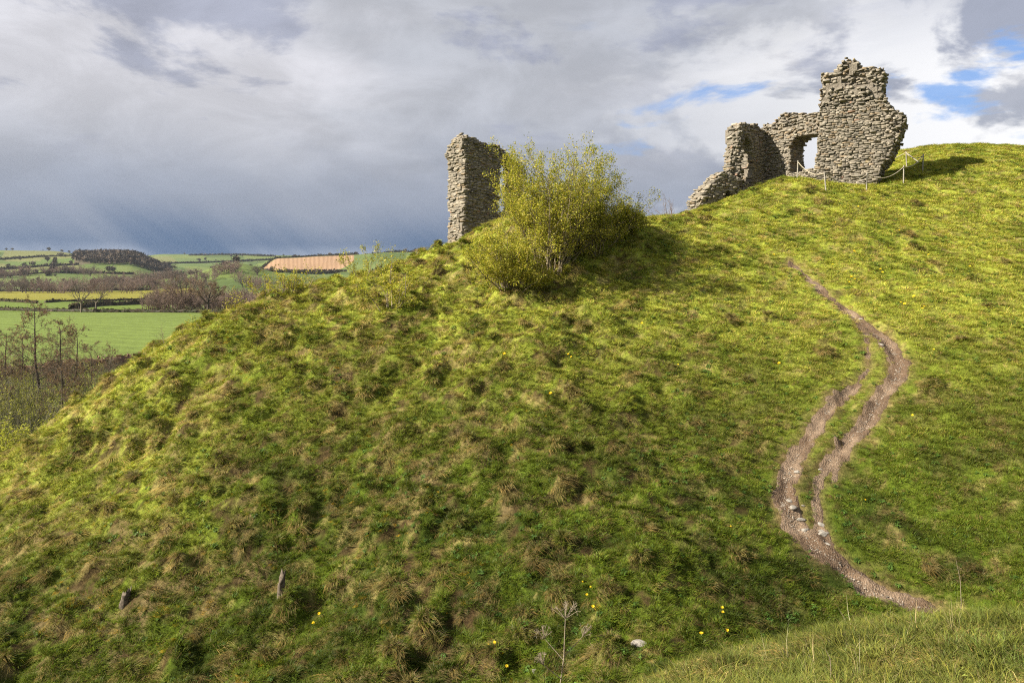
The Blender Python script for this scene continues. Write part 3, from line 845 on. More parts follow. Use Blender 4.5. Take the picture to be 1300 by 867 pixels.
def slab(wall, outline, thick, holes=(), seed=1, amp=0.22, wmin=0.0, thick_fn=None, top_fn=None):
    P = wall.poly(outline); Hs = [wall.poly(h) for h in holes]
    def inside(U, Vv, Wv):
        du = edge_noise(U, Vv, Wv, amp, seed); dv = edge_noise(U, Vv, Wv, amp, seed+9)
        th = thick if thick_fn is None else thick_fn(U, Vv)
        v2 = Vv if top_fn is None else Vv + top_fn(U, Wv)
        s = (poly_in(U+du-.05, v2+dv, P) | poly_in(U+du+.05, v2+dv, P) | poly_in(U+du, v2+dv-.05, P)) & (Wv > wmin+0.25*edge_noise(U, Vv, Wv*0, amp, seed+5)) & (Wv < th)
        for h in Hs: s &= ~poly_in(U+0.35*du, Vv+0.35*dv, h)
        return s
    return inside, P
def bounds(P, pad=0.3):
    a = np.array(P); return (a[:, 0].min()-pad, a[:, 0].max()+pad), (a[:, 1].min()-pad, a[:, 1].max()+pad)

# --- the long ruin on the crown: tall block, wall with window, corner fin and stump
ruin = empty('castle_ruin', (16.0, 45.0, 5.0))
tag(ruin, 'jagged stone castle ruin with tall block and arched window opening, ringed by a rope', 'ruin')
ruin.location = (0, 0, 0)
wT = Wall((16.67, 44.0), math.radians(-30))
outT = [(1028,262),(1033,236),(1036,205),(1039,170),(1040,140),(1041,112),(1041,94),(1050,91),(1060,89),(1062,79),(1075,74),(1088,77),(1094,86),(1108,83),(1122,87),
        (1121,104),(1119,116),(1124,124),(1129,134),(1142,142),(1149,148),(1146,163),(1143,172),(1136,184),(1132,196),(1122,206),(1115,220),(1114,236),(1114,262)]
inT, PT = slab(wT, outT, 1.9, seed=21, amp=0.17, top_fn=lambda U, W: 0.25*np.maximum(W-0.9, 0))
def inT2(U, Vv, Wv):
    # upper courses have lost their outer skin: set back and ledged
    a = inT(U, Vv, Wv)
    zc = wT.uz(1080, 128)[1]
    hollow = 0.26*sst(zc-0.15, zc+0.25, Vv) - 0.30*np.exp(-((Vv-zc-0.45)/0.28)**2)*sst(0.5, 1.0, U)*sst(3.3, 2.6, U)
    return a & (Wv > hollow + 0.25*(fbm(U*1.5, Vv*1.9, 23, 3)-0.5)*sst(zc-0.4, zc+0.4, Vv))
zcT = wT.uz(1080, 130)[1]
masonry('tall_block', ruin, wT, *bounds(PT), (-0.2, 2.0), inT2, lambda U, V, W: np.clip(sst(zcT-0.3, zcT+0.4, V)+sst(3.2, 4.0, U), 0, 1), 31, 150)

wB = Wall((15.1, 48.0), math.radians(-53.1))
outB = [(955,275),(962,250),(966,161),(975,159),(985,156),(989,148),(996,145),(1010,146),(1025,146),(1048,143),(1055,280)]
inB, PB = slab(wB, outB, 1.3, holes=[[(1004,219),(1004,186),(1008,177),(1015,172),(1024,170),(1044,170),(1046,203),(1030,215)]], seed=41, amp=0.16)
zB = wB.uz(1000, 172)[1]
masonry('window_wall', ruin, wB, *bounds(PB), (-0.2, 1.3), inB, lambda U, V, W: sst(zB-0.1, zB+0.3, V), 42, 70)

wF = Wall((15.1+2.85*-0.7, 48.0-2.85*0.7), math.radians(42))
outF = [(931,285),(933,240),(936,214),(937,190),(935,168),(938,159),(947,157),(951,160),(958,158),(965,163),(972,166),(976,290)]
inF, PF = slab(wF, outF, 0.8, holes=[[(943,230),(941.5,210),(942,192),(944.5,181),(948,174),(952,181),(954.5,196),(954.5,215),(951.5,231)]], seed=51, amp=0.16,
               thick_fn=lambda U, V: 0.8+0*U)
def inF2(U, Vv, Wv):
    # the broken end steps down towards the stump
    return inF(U, Vv, Wv)
masonry('corner_fin', ruin, wF, *bounds(PF), (-0.2, 0.9), inF2, lambda U, V, W: sst(0.9, 0.2, U)*0.9+0.1, 52, 45)
# broken tail of the fin, stepping down
wG = Wall((12.05, 45.75), math.radians(20))
outG = [(916,290),(922,246),(925,226),(926,212),(927,204),(928,194),(930,184),(931,172),(934,166),(938,163),(939,290)]
inG, PG = slab(wG, outG, 0.7, seed=55, amp=0.2)
masonry('broken_end', ruin, wG, *bounds(PG), (-0.1, 1.0), inG, lambda U, V, W: 0.8+0*U, 56, 15, ln=(0.12, 0.34))
wS = Wall((10.0, 44.2), math.radians(17))
outS = [(887,300),(890,265),(889,252),(892,244),(898,238),(904,233),(909,225),(918,220),(926,222),(933,226),(938,230),(939,300)]
inS, PS = slab(wS, outS, 1.25, seed=61, amp=0.3, holes=[[(921,265),(921,248),(924,241),(927,247),(927,265)]], top_fn=lambda U, W: 0.5*np.maximum(W-0.9, 0))
masonry('wall_stump', ruin, wS, *bounds(PS), (-0.2, 1.3), inS, lambda U, V, W: sst(2.0, 0.8, U)*0.9+0.1, 62, 20, ln=(0.12, 0.36))

# --- the lone fragment on the left shoulder
tower = empty('castle_wall_fragment')
tag(tower, 'tall leaning stone wall fragment with broken arch, standing behind the leafing shrubs', 'ruin')
wL = Wall((-3.1, 50.0), math.radians(33.5))
outL = [(583,345),(584,318),(587,280),(589,240),(590,205),(587,186),(586,176),(590,171),(600,173),(612,179),(624,184),(634,186),(644,192),(654,203),(660,216),(663,236),(666,260),(668,345)]
inL, PL = slab(wL, outL, 2.3, holes=[[(634,270),(635,240),(636,216),(638,204),(642,200),(646,208),(650,224),(651,245),(649,270)]], seed=71, amp=0.2,
   thick_fn=lambda U, V: np.where(U > 2.75, 1.1, 2.35 - 0.085*np.maximum(9.6-V, 0)),
   top_fn=lambda U, W: 0.55*np.maximum(W-0.9, 0)**2 + 0.25*np.maximum(0.5-W, 0))
masonry('wall', tower, wL, *bounds(PL), (-0.2, 2.5), inL, lambda U, V, W: np.clip(0.35+sst(1.5, 2.6, U)*0.6 - 0.3*sst(0.5, 1.0, W)*(U < 0.7), 0, 1), 72, 300, ln=(0.12, 0.36), ch=(0.07, 0.14))
# ------------------------------------------------------------------ shrubs and trees
def bark_mat(name, c1, c2, scale=6):
    m, t, b, o = principled(name, 0.9, 0.15)
    P = objpos(t)
    t.l.new(t.mix(t.ss(t.noise(P, scale, 4, 0.6), 0.35, 0.65), c1, c2), b.inputs['Base Color'])
    return m
M_BARK = bark_mat('bark_grey_brown', (0.10, 0.080, 0.058), (0.19, 0.155, 0.115))
M_BARK_D = bark_mat('bark_dark', (0.050, 0.040, 0.032), (0.115, 0.090, 0.070))
M_TWIG = bark_mat('twigs_purple_brown', (0.155, 0.105, 0.085), (0.24, 0.175, 0.135))
M_TWIG_P = bark_mat('twigs_pale', (0.15, 0.12, 0.075), (0.27, 0.22, 0.145))
M_LEAF = leaf_mat('shrub_leaves', 'GEOMETRY', 0.45)
def unit(v): return v/np.maximum(np.linalg.norm(v), 1e-9)
def branch(segs, tips, r, p, d, L, rad, lvl, maxl, kids, ang, up, wander, nseg=5, shrink=0.62, first=0.25):
    """grow one limb and its children; segs collects tapered pieces by level"""
    step = L/nseg; pts = [p]
    for k in range(nseg):
        d = unit(d + r.normal(0, wander, 3) + np.array((0, 0, up)))
        q = p + d*step
        r0 = rad*(1-0.75*k/nseg); r1 = rad*(1-0.75*(k+1)/nseg)
        segs.append((lvl, p, q, r0, r1)); p = q; pts.append(p)
        if lvl == maxl: tips.append((p, d))
    if lvl < maxl:
        n = kids[lvl] if isinstance(kids, (list, tuple)) else kids
        for k in range(n):
            s = first + (1-first)*(k+r.random())/n
            f = s*nseg; i = min(int(f), nseg-1); b = pts[i] + (pts[i+1]-pts[i])*(f-i)
            axis_ = unit(pts[i+1]-pts[i])
            o = unit(np.cross(axis_, r.normal(0, 1, 3))); a = ang[lvl]*r.uniform(0.7, 1.25)
            cd = unit(axis_*math.cos(a) + o*math.sin(a))
            branch(segs, tips, r, b, cd, L*shrink*r.uniform(0.6, 1.15)*(1.15-0.55*s), max(rad*0.5*(1-0.5*s), 0.004), lvl+1, maxl, kids, ang, up, wander, max(nseg-1, 3), shrink, 0.2)
def tube_mesh(name, segs, sides, mat):
    V, Fq = tubes(segs, sides); return mesh_np(name, V, Fq, mat, True)
def leaves_mesh(name, pts, r, size, cols, mat=None, per=1, spread=0.08):
    P = np.repeat(np.array(pts), per, 0); n = len(P)
    P = P + r.normal(0, spread, P.shape)
    a = r.normal(0, 1, (n, 3)); a /= np.linalg.norm(a, axis=1, keepdims=True)
    b = np.cross(a, r.normal(0, 1, (n, 3))); b /= np.linalg.norm(b, axis=1, keepdims=True)
    s = size*r.uniform(0.6, 1.4, (n, 1))
    V = np.stack([P-a*s, P+b*s*.45, P+a*s, P-b*s*.45], 1).reshape(-1, 3)
    Fq = np.arange(4*n).reshape(-1, 4)
    ci = r.integers(0, len(cols), n); c = np.array(cols)[ci]*r.uniform(0.75, 1.25, (n, 1))
    return mesh_np(name, V, Fq, mat or M_LEAF, False, np.repeat(c, 4, 0))
def shrub(name, loc, label, h, spread, nst, seed, leafcol, leaf=0.035, per=3, twig=M_TWIG_P, cat='shrub', group=None, fan=0.55, kids=(7, 5), up=0.10, wander=0.13, rad=0.03, asym=(0, 0), leaves=True, maxl=2):
    r = np.random.default_rng(seed); segs, tips = [], []
    for k in range(nst):
        a = r.uniform(0, 2*math.pi); q = spread*0.16*math.sqrt(r.random())
        b = np.array((q*math.cos(a), q*math.sin(a), -0.15))
        tilt = fan*r.random()**0.7
        d = unit(np.array((math.cos(a)*tilt+asym[0], math.sin(a)*tilt+asym[1], 1.0)))
        L = h*r.uniform(0.6, 1.05)*(1-0.22*tilt)
        branch(segs, tips, r, b, d, L, rad*r.uniform(0.6, 1.1), 0, maxl, list(kids), [0.6, 0.7, 0.7], up*0.4, wander, 6, 0.42, 0.22)
    root = empty(name, loc); tag(root, label, cat, group)
    big = [s[1:] for s in segs if s[0] == 0]; sm = [s[1:] for s in segs if s[0] > 0]
    link('stem', tube_mesh('stem', big, 4, twig), root)
    link('twigs', tube_mesh('twigs', sm, 3, twig), root)
    if leaves:
        link('foliage', leaves_mesh('foliage', [t[0] for t in tips], r, leaf, leafcol, None, per, 0.07), root)
    return root
YG = [(0.40, 0.37, 0.040), (0.31, 0.31, 0.032), (0.50, 0.42, 0.075), (0.19, 0.22, 0.024)]
MG = [(0.22, 0.23, 0.022), (0.28, 0.27, 0.03), (0.13, 0.165, 0.016), (0.33, 0.29, 0.035)]
def on(px, py, dy=0.0):
    x, y, z = hit(px, py); return (x+dy*x/y, y+dy, zg(x+dy*x/y, y+dy)-0.05)
shrub('shrub', on(700, 364, 0.9), 'largest yellow-green leafing shrub in the clump on the mound', 5.1, 3.0, 42, 301, YG, per=5, fan=0.62, kids=(10, 6), wander=0.17, asym=(0.06, 0))
shrub('shrub', on(652, 384, 0.7), 'pale twiggy leafing shrub at the low left foot of the shrub clump', 3.0, 2.0, 24, 302, YG, per=4, fan=0.8, kids=(9, 6), wander=0.18)
shrub('shrub', on(752, 340, 1.1), 'darker green shrub on the upper side of the shrub clump', 3.9, 2.4, 28, 303, MG, per=5, fan=0.7, kids=(9, 6), wander=0.17)
shrub('shrub', on(690, 368, 1.5), 'slender upright leafing shrub between the pale twiggy shrub and the largest one', 3.9, 1.6, 12, 304, YG, per=3, fan=0.5, kids=(8, 5), wander=0.16)
shrub('shrub', on(792, 320, 1.6), 'low dense green shrub at the uphill end of the shrub clump', 1.7, 1.8, 18, 305, MG, per=6, fan=1.1, kids=(6, 5), rad=0.018)
shrub('shrub', on(772, 330, 1.3), 'open shrub of long arching shoots leaning out of the uphill end of the clump', 3.4, 1.2, 7, 314, MG, per=3, fan=0.75, kids=(6, 4), rad=0.02, asym=(0.42, 0), wander=0.16)
shrub('hawthorn_bush', on(493, 396), 'small open thorn bush standing alone on the slope, leaves just opening', 2.4, 1.5, 9, 306, YG, per=3, fan=1.0, kids=(7, 5), rad=0.028, wander=0.2)
shrub('hawthorn_bush', on(462, 352, 0.7), 'thin upright thorn bush on the mound edge against the ploughed field', 1.9, 1.3, 6, 307, YG, per=2, fan=0.9, kids=(6, 5), rad=0.02, wander=0.2)
shrub('bare_bush', on(848, 283, 1.0), 'small leafless bush on the skyline between shrub clump and long ruin', 1.35, 1.4, 10, 308, YG, twig=M_TWIG, fan=1.1, kids=(5, 4), rad=0.012, leaves=False, wander=0.16)
shrub('bare_bush', on(300, 402, 0.6), 'sparse leafless bramble on the mound edge below the big bare oak', 1.15, 1.2, 6, 309, YG, twig=M_TWIG_P, fan=1.2, kids=(5, 3), rad=0.010, per=1, wander=0.22)
shrub('bare_bush', on(262, 420, 0.6), 'low thorny bramble on the mound edge against the green crop', 0.9, 1.2, 6, 310, YG, twig=M_TWIG_P, fan=1.3, kids=(4, 3), rad=0.009, per=1, wander=0.22)
shrub('bare_bush', on(215, 446, 0.6), 'wispy leafless bush low on the mound edge by the crop field', 1.1, 0.9, 6, 311, YG, twig=M_TWIG_P, fan=0.7, kids=(5, 3), rad=0.008, leaves=False)
shrub('bare_bush', on(372, 380, 1.2), 'brown twiggy bush on the mound edge beside the dark thicket', 1.7, 2.0, 12, 312, YG, twig=M_TWIG, fan=1.1, kids=(6, 5), rad=0.016, per=1)
shrub('bare_bush', on(340, 392, 1.5), 'brown twiggy bush with thin crown on the mound edge under the oak', 1.5, 2.0, 10, 313, YG, twig=M_TWIG, fan=1.1, kids=(6, 4), rad=0.014, per=1)

def tree_proto(seed, h, kind):
    """bare tree: (trunk mesh, crown mesh)"""
    r = np.random.default_rng(seed); segs, tips = [], []
    if kind == 'oak':
        p = np.array((0, 0, -0.3)); d = unit(np.array((r.normal(0, .05), r.normal(0, .05), 1)))
        tl = h*0.24; rad = h*0.034
        for k in range(3):
            q = p+d*tl/3; segs.append((-1, p, q, rad*(1-.1*k)*(1.25 if k == 0 else 1), rad*(1-.1*(k+1)))); p = q; d = unit(d+r.normal(0, .05, 3))
        for k in range(9):
            a = 2*math.pi*k/9+r.uniform(-.3, .3); tl_ = r.uniform(0.45, 1.25) if k else 0.1
            dd = unit(np.array((math.cos(a)*tl_, math.sin(a)*tl_, 1)))
            branch(segs, tips, r, p-np.array((0, 0, r.uniform(0, h*.07))), dd, h*r.uniform(.5, .72)*(1-0.12*tl_), rad*.5, 0, 3, [7, 6, 5], [0.65, .7, .75], .03, .15, 6, .48, .25)
    elif kind == 'alder':
        p = np.array((0, 0, -0.3)); d = np.array((0, 0, 1.0)); n = 12; rad = h*0.017; pts = [p]
        for k in range(n):
            d = unit(d+r.normal(0, .06, 3)+np.array((0, 0, .12))); q = p+d*h/n
            segs.append((-1, p, q, rad*(1-.85*k/n), rad*(1-.85*(k+1)/n))); p = q; pts.append(p)
        for k in range(26):
            s = 0.3+0.69*(k+r.random())/26; i = min(int(s*n), n-1); b = pts[i]+(pts[i+1]-pts[i])*(s*n-i)
            a = r.uniform(0, 2*math.pi); dd = unit(np.array((math.cos(a), math.sin(a), r.uniform(.1, .8))))
            branch(segs, tips, r, b, dd, h*r.uniform(.16, .3)*(1.25-.7*s), rad*.32*(1.2-s), 0, 2, [6, 5], [.7, .8], .03, .16, 5, .5, .2)
    elif kind == 'pollard':                      # dead-looking, few broken limbs
        p = np.array((0, 0, -0.3)); rad = h*.024
        q = p+np.array((0.1, 0, h*.3)); segs.append((-1, p, q, rad*1.2, rad*.9))
        for k in range(6):
            a = r.uniform(0, 2*math.pi); dd = unit(np.array((math.cos(a)*.8, math.sin(a)*.8, 1)))
            branch(segs, tips, r, q, dd, h*r.uniform(.4, .7), rad*.55, 0, 2, [5, 4], [.8, .8], .02, .22, 6, .42, .3)
    else:                                        # thicket: many stems from the ground
        for k in range(16):
            a = r.uniform(0, 2*math.pi); q = h*.3*math.sqrt(r.random()); tl_ = .6*r.random()
            branch(segs, tips, r, np.array((q*math.cos(a), q*math.sin(a), -.2)), unit(np.array((math.cos(a)*tl_, math.sin(a)*tl_, 1))), h*r.uniform(.6, 1.0), h*.010, 0, 2, [8, 6], [.5, .65], .04, .12, 5, .42, .15)
    big = [s[1:] for s in segs if s[0] < (1 if kind in ('oak', 'pollard') else 0)] or [s[1:] for s in segs if s[0] == 0]
    rest = [s[1:] for s in segs if s[0] >= (1 if kind in ('oak', 'pollard') else (0 if kind == 'alder' else 1))]
    return big, rest, tips
TREES = {}
def tree_kind(key, seed, h, kind, bark, twig, minr, leaf=None):
    big, rest, tips = tree_proto(seed, h, kind)
    rest = [(a, b, max(r0, minr), max(r1, minr*.8)) for a, b, r0, r1 in rest]
    t = tube_mesh('trunk', big, 5, bark); c = tube_mesh('crown', rest, 3, twig)
    lf = None
    if leaf: lf = leaves_mesh('buds', [q[0] for q in tips], np.random.default_rng(seed), leaf[0], leaf[1], None, leaf[2], leaf[3])
    TREES[key] = (t, c, lf, h)
BUD = [(0.20, 0.125, 0.085), (0.25, 0.16, 0.10), (0.15, 0.10, 0.07)]
BUDG = [(0.36, 0.35, 0.06), (0.28, 0.30, 0.05)]
for k in range(3): tree_kind('oak%d' % k, 400+k, 18.0, 'oak', M_BARK_D, M_BARK, 0.035, (0.16, BUD, 1, .3))
for k in range(3): tree_kind('alder%d' % k, 410+k, 11.0, 'alder', M_BARK_D, M_BARK_D, 0.012, (0.07, BUD, 1, .1))
for k in range(2): tree_kind('pollard%d' % k, 420+k, 14.0, 'pollard', M_BARK, M_BARK, 0.035)
for k in range(3): tree_kind('thicket%d' % k, 430+k, 7.0, 'thicket', M_TWIG, M_TWIG, 0.03, (0.12, BUD, 2, .2))
M_SCRUB = bark_mat('twigs_olive_grey', (0.105, 0.095, 0.062), (0.185, 0.165, 0.11))
for k in range(3): tree_kind('scrub%d' % k, 450+k, 5.0, 'thicket', M_SCRUB, M_SCRUB, 0.013, (0.06, BUDG, 1, .12))
for k in range(2): tree_kind('willow%d' % k, 440+k, 5.0, 'thicket', M_TWIG_P, M_TWIG_P, 0.012, (0.07, BUDG, 6, .14))
def plant(name, key, loc, h, label, cat='tree', group=None, rz=None, sx=1.0, light=False):
    t, c, lf, h0 = TREES[key]
    o = empty(name, loc, random.Random(hash((round(loc[0], 2), round(loc[1], 2)))).uniform(0, 6.28) if rz is None else rz)
    s = h/h0; o.scale = (s*sx, s*sx, s); tag(o, label, cat, group)
    link('trunk', t, o); link('crown', c, o)
    if lf is not None and not light: link('buds', lf, o)
    return o
def vat(px, Yd): 
    x, y, z = vpt(px, Yd); return (x, y, z)
# river trees at the foot of the mound, left
for px, Yd, key, h, lab in (
    (50, 82, 'alder0', 12.0, 'tallest dark alder with straight trunk below the crop field'),
    (86, 76, 'alder1', 10.2, 'dark alder with forked crown beside the tallest alder'),
    (97, 80, 'alder2', 9.6, 'dark alder close to the mound edge, crown over the hedge'),
    (66, 92, 'alder1', 8.4, 'thin alder standing between the two darkest alders'),
    (-2, 74, 'alder2', 9.6, 'alder at the stream end with spreading side limbs'),
    (12, 88, 'alder1', 8.8, 'slim alder rising from the thicket near the stream end'),
    (30, 96, 'alder2', 8.2, 'alder with drooping twigs behind the tallest alder'),
    (112, 88, 'alder1', 7.4, 'low alder leaning towards the mound edge'),
    (76, 70, 'alder0', 6.6, 'small dark alder in front of the forked one'),
    (137, 96, 'alder0', 6.6, 'short bare alder tucked against the mound edge')):
    plant('alder_tree', key, vat(px, Yd), h, lab, 'tree', 'alders along the stream')
rt = random.Random(8)
for k in range(64):
    px = rt.uniform(-60, 160); Yd = rt.uniform(66, 105)
    ky = rt.choice(['scrub0', 'scrub1', 'scrub2', 'scrub0', 'alder1', 'alder2']); hh = rt.uniform(2.6, 5.2)
    lb = ('taller ' if hh > 3.9 else 'low ') + ('bushy olive-grey sapling' if ky[0] == 's' else 'slim dark alder sapling') + ' in the stream thicket ' + ('against the mound edge' if px > 95 else 'round the tallest alder' if px > 25 else 'at the stream end')
    plant('bare_sapling', ky, vat(px, Yd), hh, lb, 'sapling', 'saplings in the stream thicket', light=rt.random() < .4)
for px, Yd, h, lab in ((20, 52, 4.6, 'rounded yellow-green willow bush at the foot of the mound'), (58, 54, 3.6, 'smaller yellow-green willow bush below the alders, nearer the turf'),
                       (-20, 50, 4.8, 'yellow-green willow bush at the stream end of the willows'), (-5, 44, 3.6, 'low yellow-green willow bush lapping the foot of the turf slope')):
    plant('willow_bush', 'willow%d' % (px % 2), vat(px, Yd), h, lab, 'bush', 'willow bushes at the foot of the mound', sx=1.35)
# trees along the far edge of the crop field
plant('oak_tree', 'oak0', vat(264, 388), 21, 'big bare oak with wide rounded crown at the edge of the crop field', 'tree')
plant('oak_tree', 'oak1', vat(231, 402), 18, 'bare oak with denser brown crown beside the big oak', 'tree')
plant('oak_tree', 'oak2', vat(203, 420), 12, 'smaller bare oak at the end of the brown thicket', 'tree')
plant('dead_tree', 'pollard0', vat(103, 385), 16.5, 'gaunt pale tree with upright broken limbs in the field hedge', 'tree')
plant('dead_tree', 'pollard1', vat(122, 390), 15.5, 'gaunt forked tree leaning right in the field hedge', 'tree')
for k in range(44):
    px = 188+212*(k+rt.random())/44; Yd = rt.uniform(392, 470); hh = rt.uniform(6.5, 12.5)
    lb = ('tall' if hh > 9.5 else 'low') + ' leafless purple-brown bush in the thicket ' + ('beside the smaller oak' if px < 225 else 'behind the big oak' if px < 290 else 'between the big oak and the mound')
    plant('thicket_bush', rt.choice(['thicket0', 'thicket1', 'thicket2']), vat(px, Yd), hh, lb, 'bush', 'thicket behind the crop field', sx=1.5, light=True)
for k in range(80):
    px = -30+300*(k+rt.random())/80; Yd = rt.uniform(880, 1010)
    ky = rt.choice(['thicket0', 'thicket1', 'thicket2', 'oak1', 'oak2']); hh = rt.uniform(9, 19)
    lb = ('tall ' if hh > 14 else 'low ') + ('round-crowned bare oak' if ky[0] == 'o' else 'many-stemmed bare tree') + ' in the grey-brown belt beyond the yellow field'
    plant('woodland_tree', ky, vat(px, Yd), hh, lb, 'tree', 'tree belt beyond the yellow field', sx=1.3, light=True)
for k in range(26):
    px = 300+160*(k+rt.random())/26; Yd = rt.uniform(900, 1000)
    plant('woodland_tree', rt.choice(['thicket0', 'oak1', 'oak2']), vat(px, Yd), rt.uniform(8, 15), 'bare tree at the foot of the round green hill', 'tree', 'trees at the foot of the green hill', sx=1.3, light=True)
for (p0, p1, d0, d1, n) in ((60, 130, 1350, 1480, 16), (130, 215, 1180, 1300, 16), (-20, 60, 1250, 1330, 14), (170, 330, 1040, 1090, 18), (200, 260, 1500, 1700, 12)):
    wh = {60: 'below the wooded hill', 130: 'on the valley floor before the wooded hill', -20: 'on the lowest far pastures', 170: 'along the foot of the round green hill', 200: 'in the dip behind the round green hill'}[p0]
    for k in range(n):
        plant('woodland_tree', rt.choice(['thicket0', 'thicket1', 'oak1', 'oak2']), vat(p0+(p1-p0)*rt.random(), rt.uniform(d0, d1)), rt.uniform(9, 18), 'bare tree in the purple-brown clump ' + wh, 'tree', 'tree clumps among the far pastures', sx=1.6, light=True)
# lone hedgerow trees scattered over the far hillsides
M_FAR = bark_mat('far_tree_mass', (0.060, 0.052, 0.035), (0.11, 0.090, 0.065), 0.8)
def blob_tree(seed):
    r = np.random.default_rng(seed); V, T = [], []
    for k in range(70):
        a = r.normal(0, 1, 3); a /= np.linalg.norm(a); p = a*np.array((3.6, 3.6, 2.9))*r.random()**.4 + np.array((0, 0, 5.2))
        q = r.normal(0, 1.1, (3, 3)); V += list(p+q); n = len(V); T.append((n-3, n-2, n-1))
    return np.array(V), np.array(T)
FT = []
for k in range(4):
    V, T = blob_tree(500+k); trunkV, trunkF = tubes([((0, 0, -1.0), (0, 0, 5.0), .45, .25)], 4)
    FT.append((mesh_np('crown', V, T, M_FAR), mesh_np('trunk', trunkV, trunkF, M_BARK_D)))
def far_tree(px, Yd, s, lab, grp):
    o = empty('far_tree', vat(px, Yd)); c, t = FT[rt.randrange(4)]; o.scale = (s*rt.uniform(.9, 1.4), s, s)
    tag(o, lab, 'tree', grp); link('crown', c, o); link('trunk', t, o)
lines = [ # hedgerow lines on the far hills: (col, distance) -> (col, distance), count
 ((-20,2550),(95,2600),9),((-20,2000),(100,2150),12),((-10,1650),(110,1800),12),((0,1350),(150,1500),14),((40,1150),(200,1250),12),
 ((60,1900),(70,1300),8),((215,2600),(330,3600),8),((230,3900),(360,3950),7),((300,1230),(420,1500),8),((330,1560),(440,1560),12),((352,1960),(452,2020),18),
 ((440,1300),(560,1700),8),((440,2500),(560,2550),14),((180,1300),(330,1290),9),((250,3000),(345,2900),10),((225,1180),(240,1240),3)]
where = ['on the skyline ridge beside the wooded hill', 'in the hedge just under the skyline ridge', 'in the hedge halfway down the far ridge', 'in the hedge at the foot of the far ridge', 'on the valley floor before the wooded hill',
 'in the hedge running straight down the far ridge', 'in the hedge behind the wooded hill', 'on the most distant skyline', 'in the hedge over the round green hill', 'below the ploughed orange field', 'along the top of the ploughed orange field',
 'in the pasture edge beyond the thorn bushes', 'on the skyline behind the thorn bushes', 'behind the crest of the round green hill', 'in the distant hedge left of the ploughed field', 'on top of the round green hill']
for (a, b, n), wh in zip(lines, where):
    for k in range(n):
        f = min(max((k+rt.uniform(-1.4, 1.4))/max(n-1, 1), 0), 1); px = a[0]+(b[0]-a[0])*f; Yd = a[1]+(b[1]-a[1])*f
        far_tree(px, Yd*rt.uniform(.985, 1.015), rt.choice((.45, .6, .75, 1.0, 1.5)), 'small dark tree '+wh, 'hedgerow trees on the far hills')
# the wooded hill: reads as one mass
r = np.random.default_rng(77); V, T, nb = [], [], 0
for k in range(900):
    px = r.uniform(90, 222); Yd = r.uniform(1720, 2260)
    if not inpoly(np.array([px]), np.array([Yd]), [(92, 1850), (118, 1760), (200, 1760), (224, 1850), (205, 2050), (175, 2250), (100, 2250)])[0]: continue
    v, t_ = blob_tree(600+k % 6); v = v[:90]; t_ = t_[:30]; s = r.uniform(1.1, 2.3)
    V.append(v*s*np.array((1.2, 1.2, 1)) + np.array(vat(px, Yd))); T.append(t_+nb); nb += len(v)
m, t, b, o = principled('far_wood', 0.95, 0.1); P = objpos(t)
t.l.new(t.mix(t.ss(t.noise(P, 0.02, 5, 0.7), 0.4, 0.6), (0.055, 0.048, 0.035), (0.115, 0.085, 0.06)), b.inputs['Base Color'])
tag(link('far_wood', mesh_np('far_wood', np.concatenate(V), np.concatenate(T), m)), 'dark leafless wood covering the round hill in the distance', kind='stuff')

# ------------------------------------------------------------------ hedges
M_HEDGE = leaf_mat('hedge_twigs', 'GEOMETRY', 0.15)
def hedge(pts, h, w, label, seed, cols, dens=6.0, group=None):
    """pts: (col, distance) -> a clipped hedge of twiggy triangles round a dense middle"""
    r = np.random.default_rng(seed); Wp = [np.array(vat(*p)) for p in pts]; V, T, Cc = [], [], []
    o0 = Wp[0].copy()
    for a, b in zip(Wp[:-1], Wp[1:]):
        L = np.linalg.norm(b-a); n = int(L*dens*max(h, 1))
        s = r.random(n); c = a+(b-a)*s[:, None]
        d = unit((b-a)*np.array((1, 1, 0))); sd = np.array((-d[1], d[0], 0))
        hh = h*(0.75+0.5*vn(s*L*0.25, s*0, seed))
        c = c + sd*(r.uniform(-.5, .5, n)*w)[:, None]; c[:, 2] += hh*r.random(n)**.8
        q = r.normal(0, max(0.3, a[1]/1300), (n, 3, 3))
        V.append((c[:, None]+q).reshape(-1, 3)); Cc.append(np.repeat(np.array(cols)[r.integers(0, len(cols), n)]*r.uniform(.7, 1.3, (n, 1)), 3, 0))
    V = np.concatenate(V); Tt = np.arange(len(V)).reshape(-1, 3); Cc = np.concatenate(Cc)
    # dense middle
    Vm, Tm = [], []; base = len(V)
    for a, b in zip(Wp[:-1], Wp[1:]):
        L = np.linalg.norm(b-a); n = max(int(L/1.2), 2); d = unit((b-a)*np.array((1, 1, 0))); sd = np.array((-d[1], d[0], 0))
        for k in range(n+1):
            c = a+(b-a)*k/n; hh = h*(0.70+0.35*float(vn(L*k/n*0.35, k*0.01, seed+3)))
            for u_, z_ in ((-.45, -.3), (-.42, .55*hh), (-.2, hh*r.uniform(.85, 1.05)), (.2, hh*r.uniform(.85, 1.05)), (.42, .55*hh), (.45, -.3)):
                Vm.append(c+sd*u_*w*r.uniform(.75, 1.15)+np.array((0, 0, z_*r.uniform(.9, 1.1))))
            if k:
                q0 = base+len(Vm)-12
                for e_ in range(5): Tm += [(q0+e_, q0+e_+1, q0+e_+7), (q0+e_, q0+e_+7, q0+e_+6)]
    V = np.concatenate([V, np.array(Vm)])-o0; Tt = np.concatenate([Tt, np.array(Tm)]); Cc = np.concatenate([Cc, np.array(cols)[r.integers(0, len(cols), len(Vm))]])
    o = link('hedge', mesh_np('hedge', V, Tt, M_HEDGE, False, Cc), None, o0)
    tag(o, label, 'hedge', group)
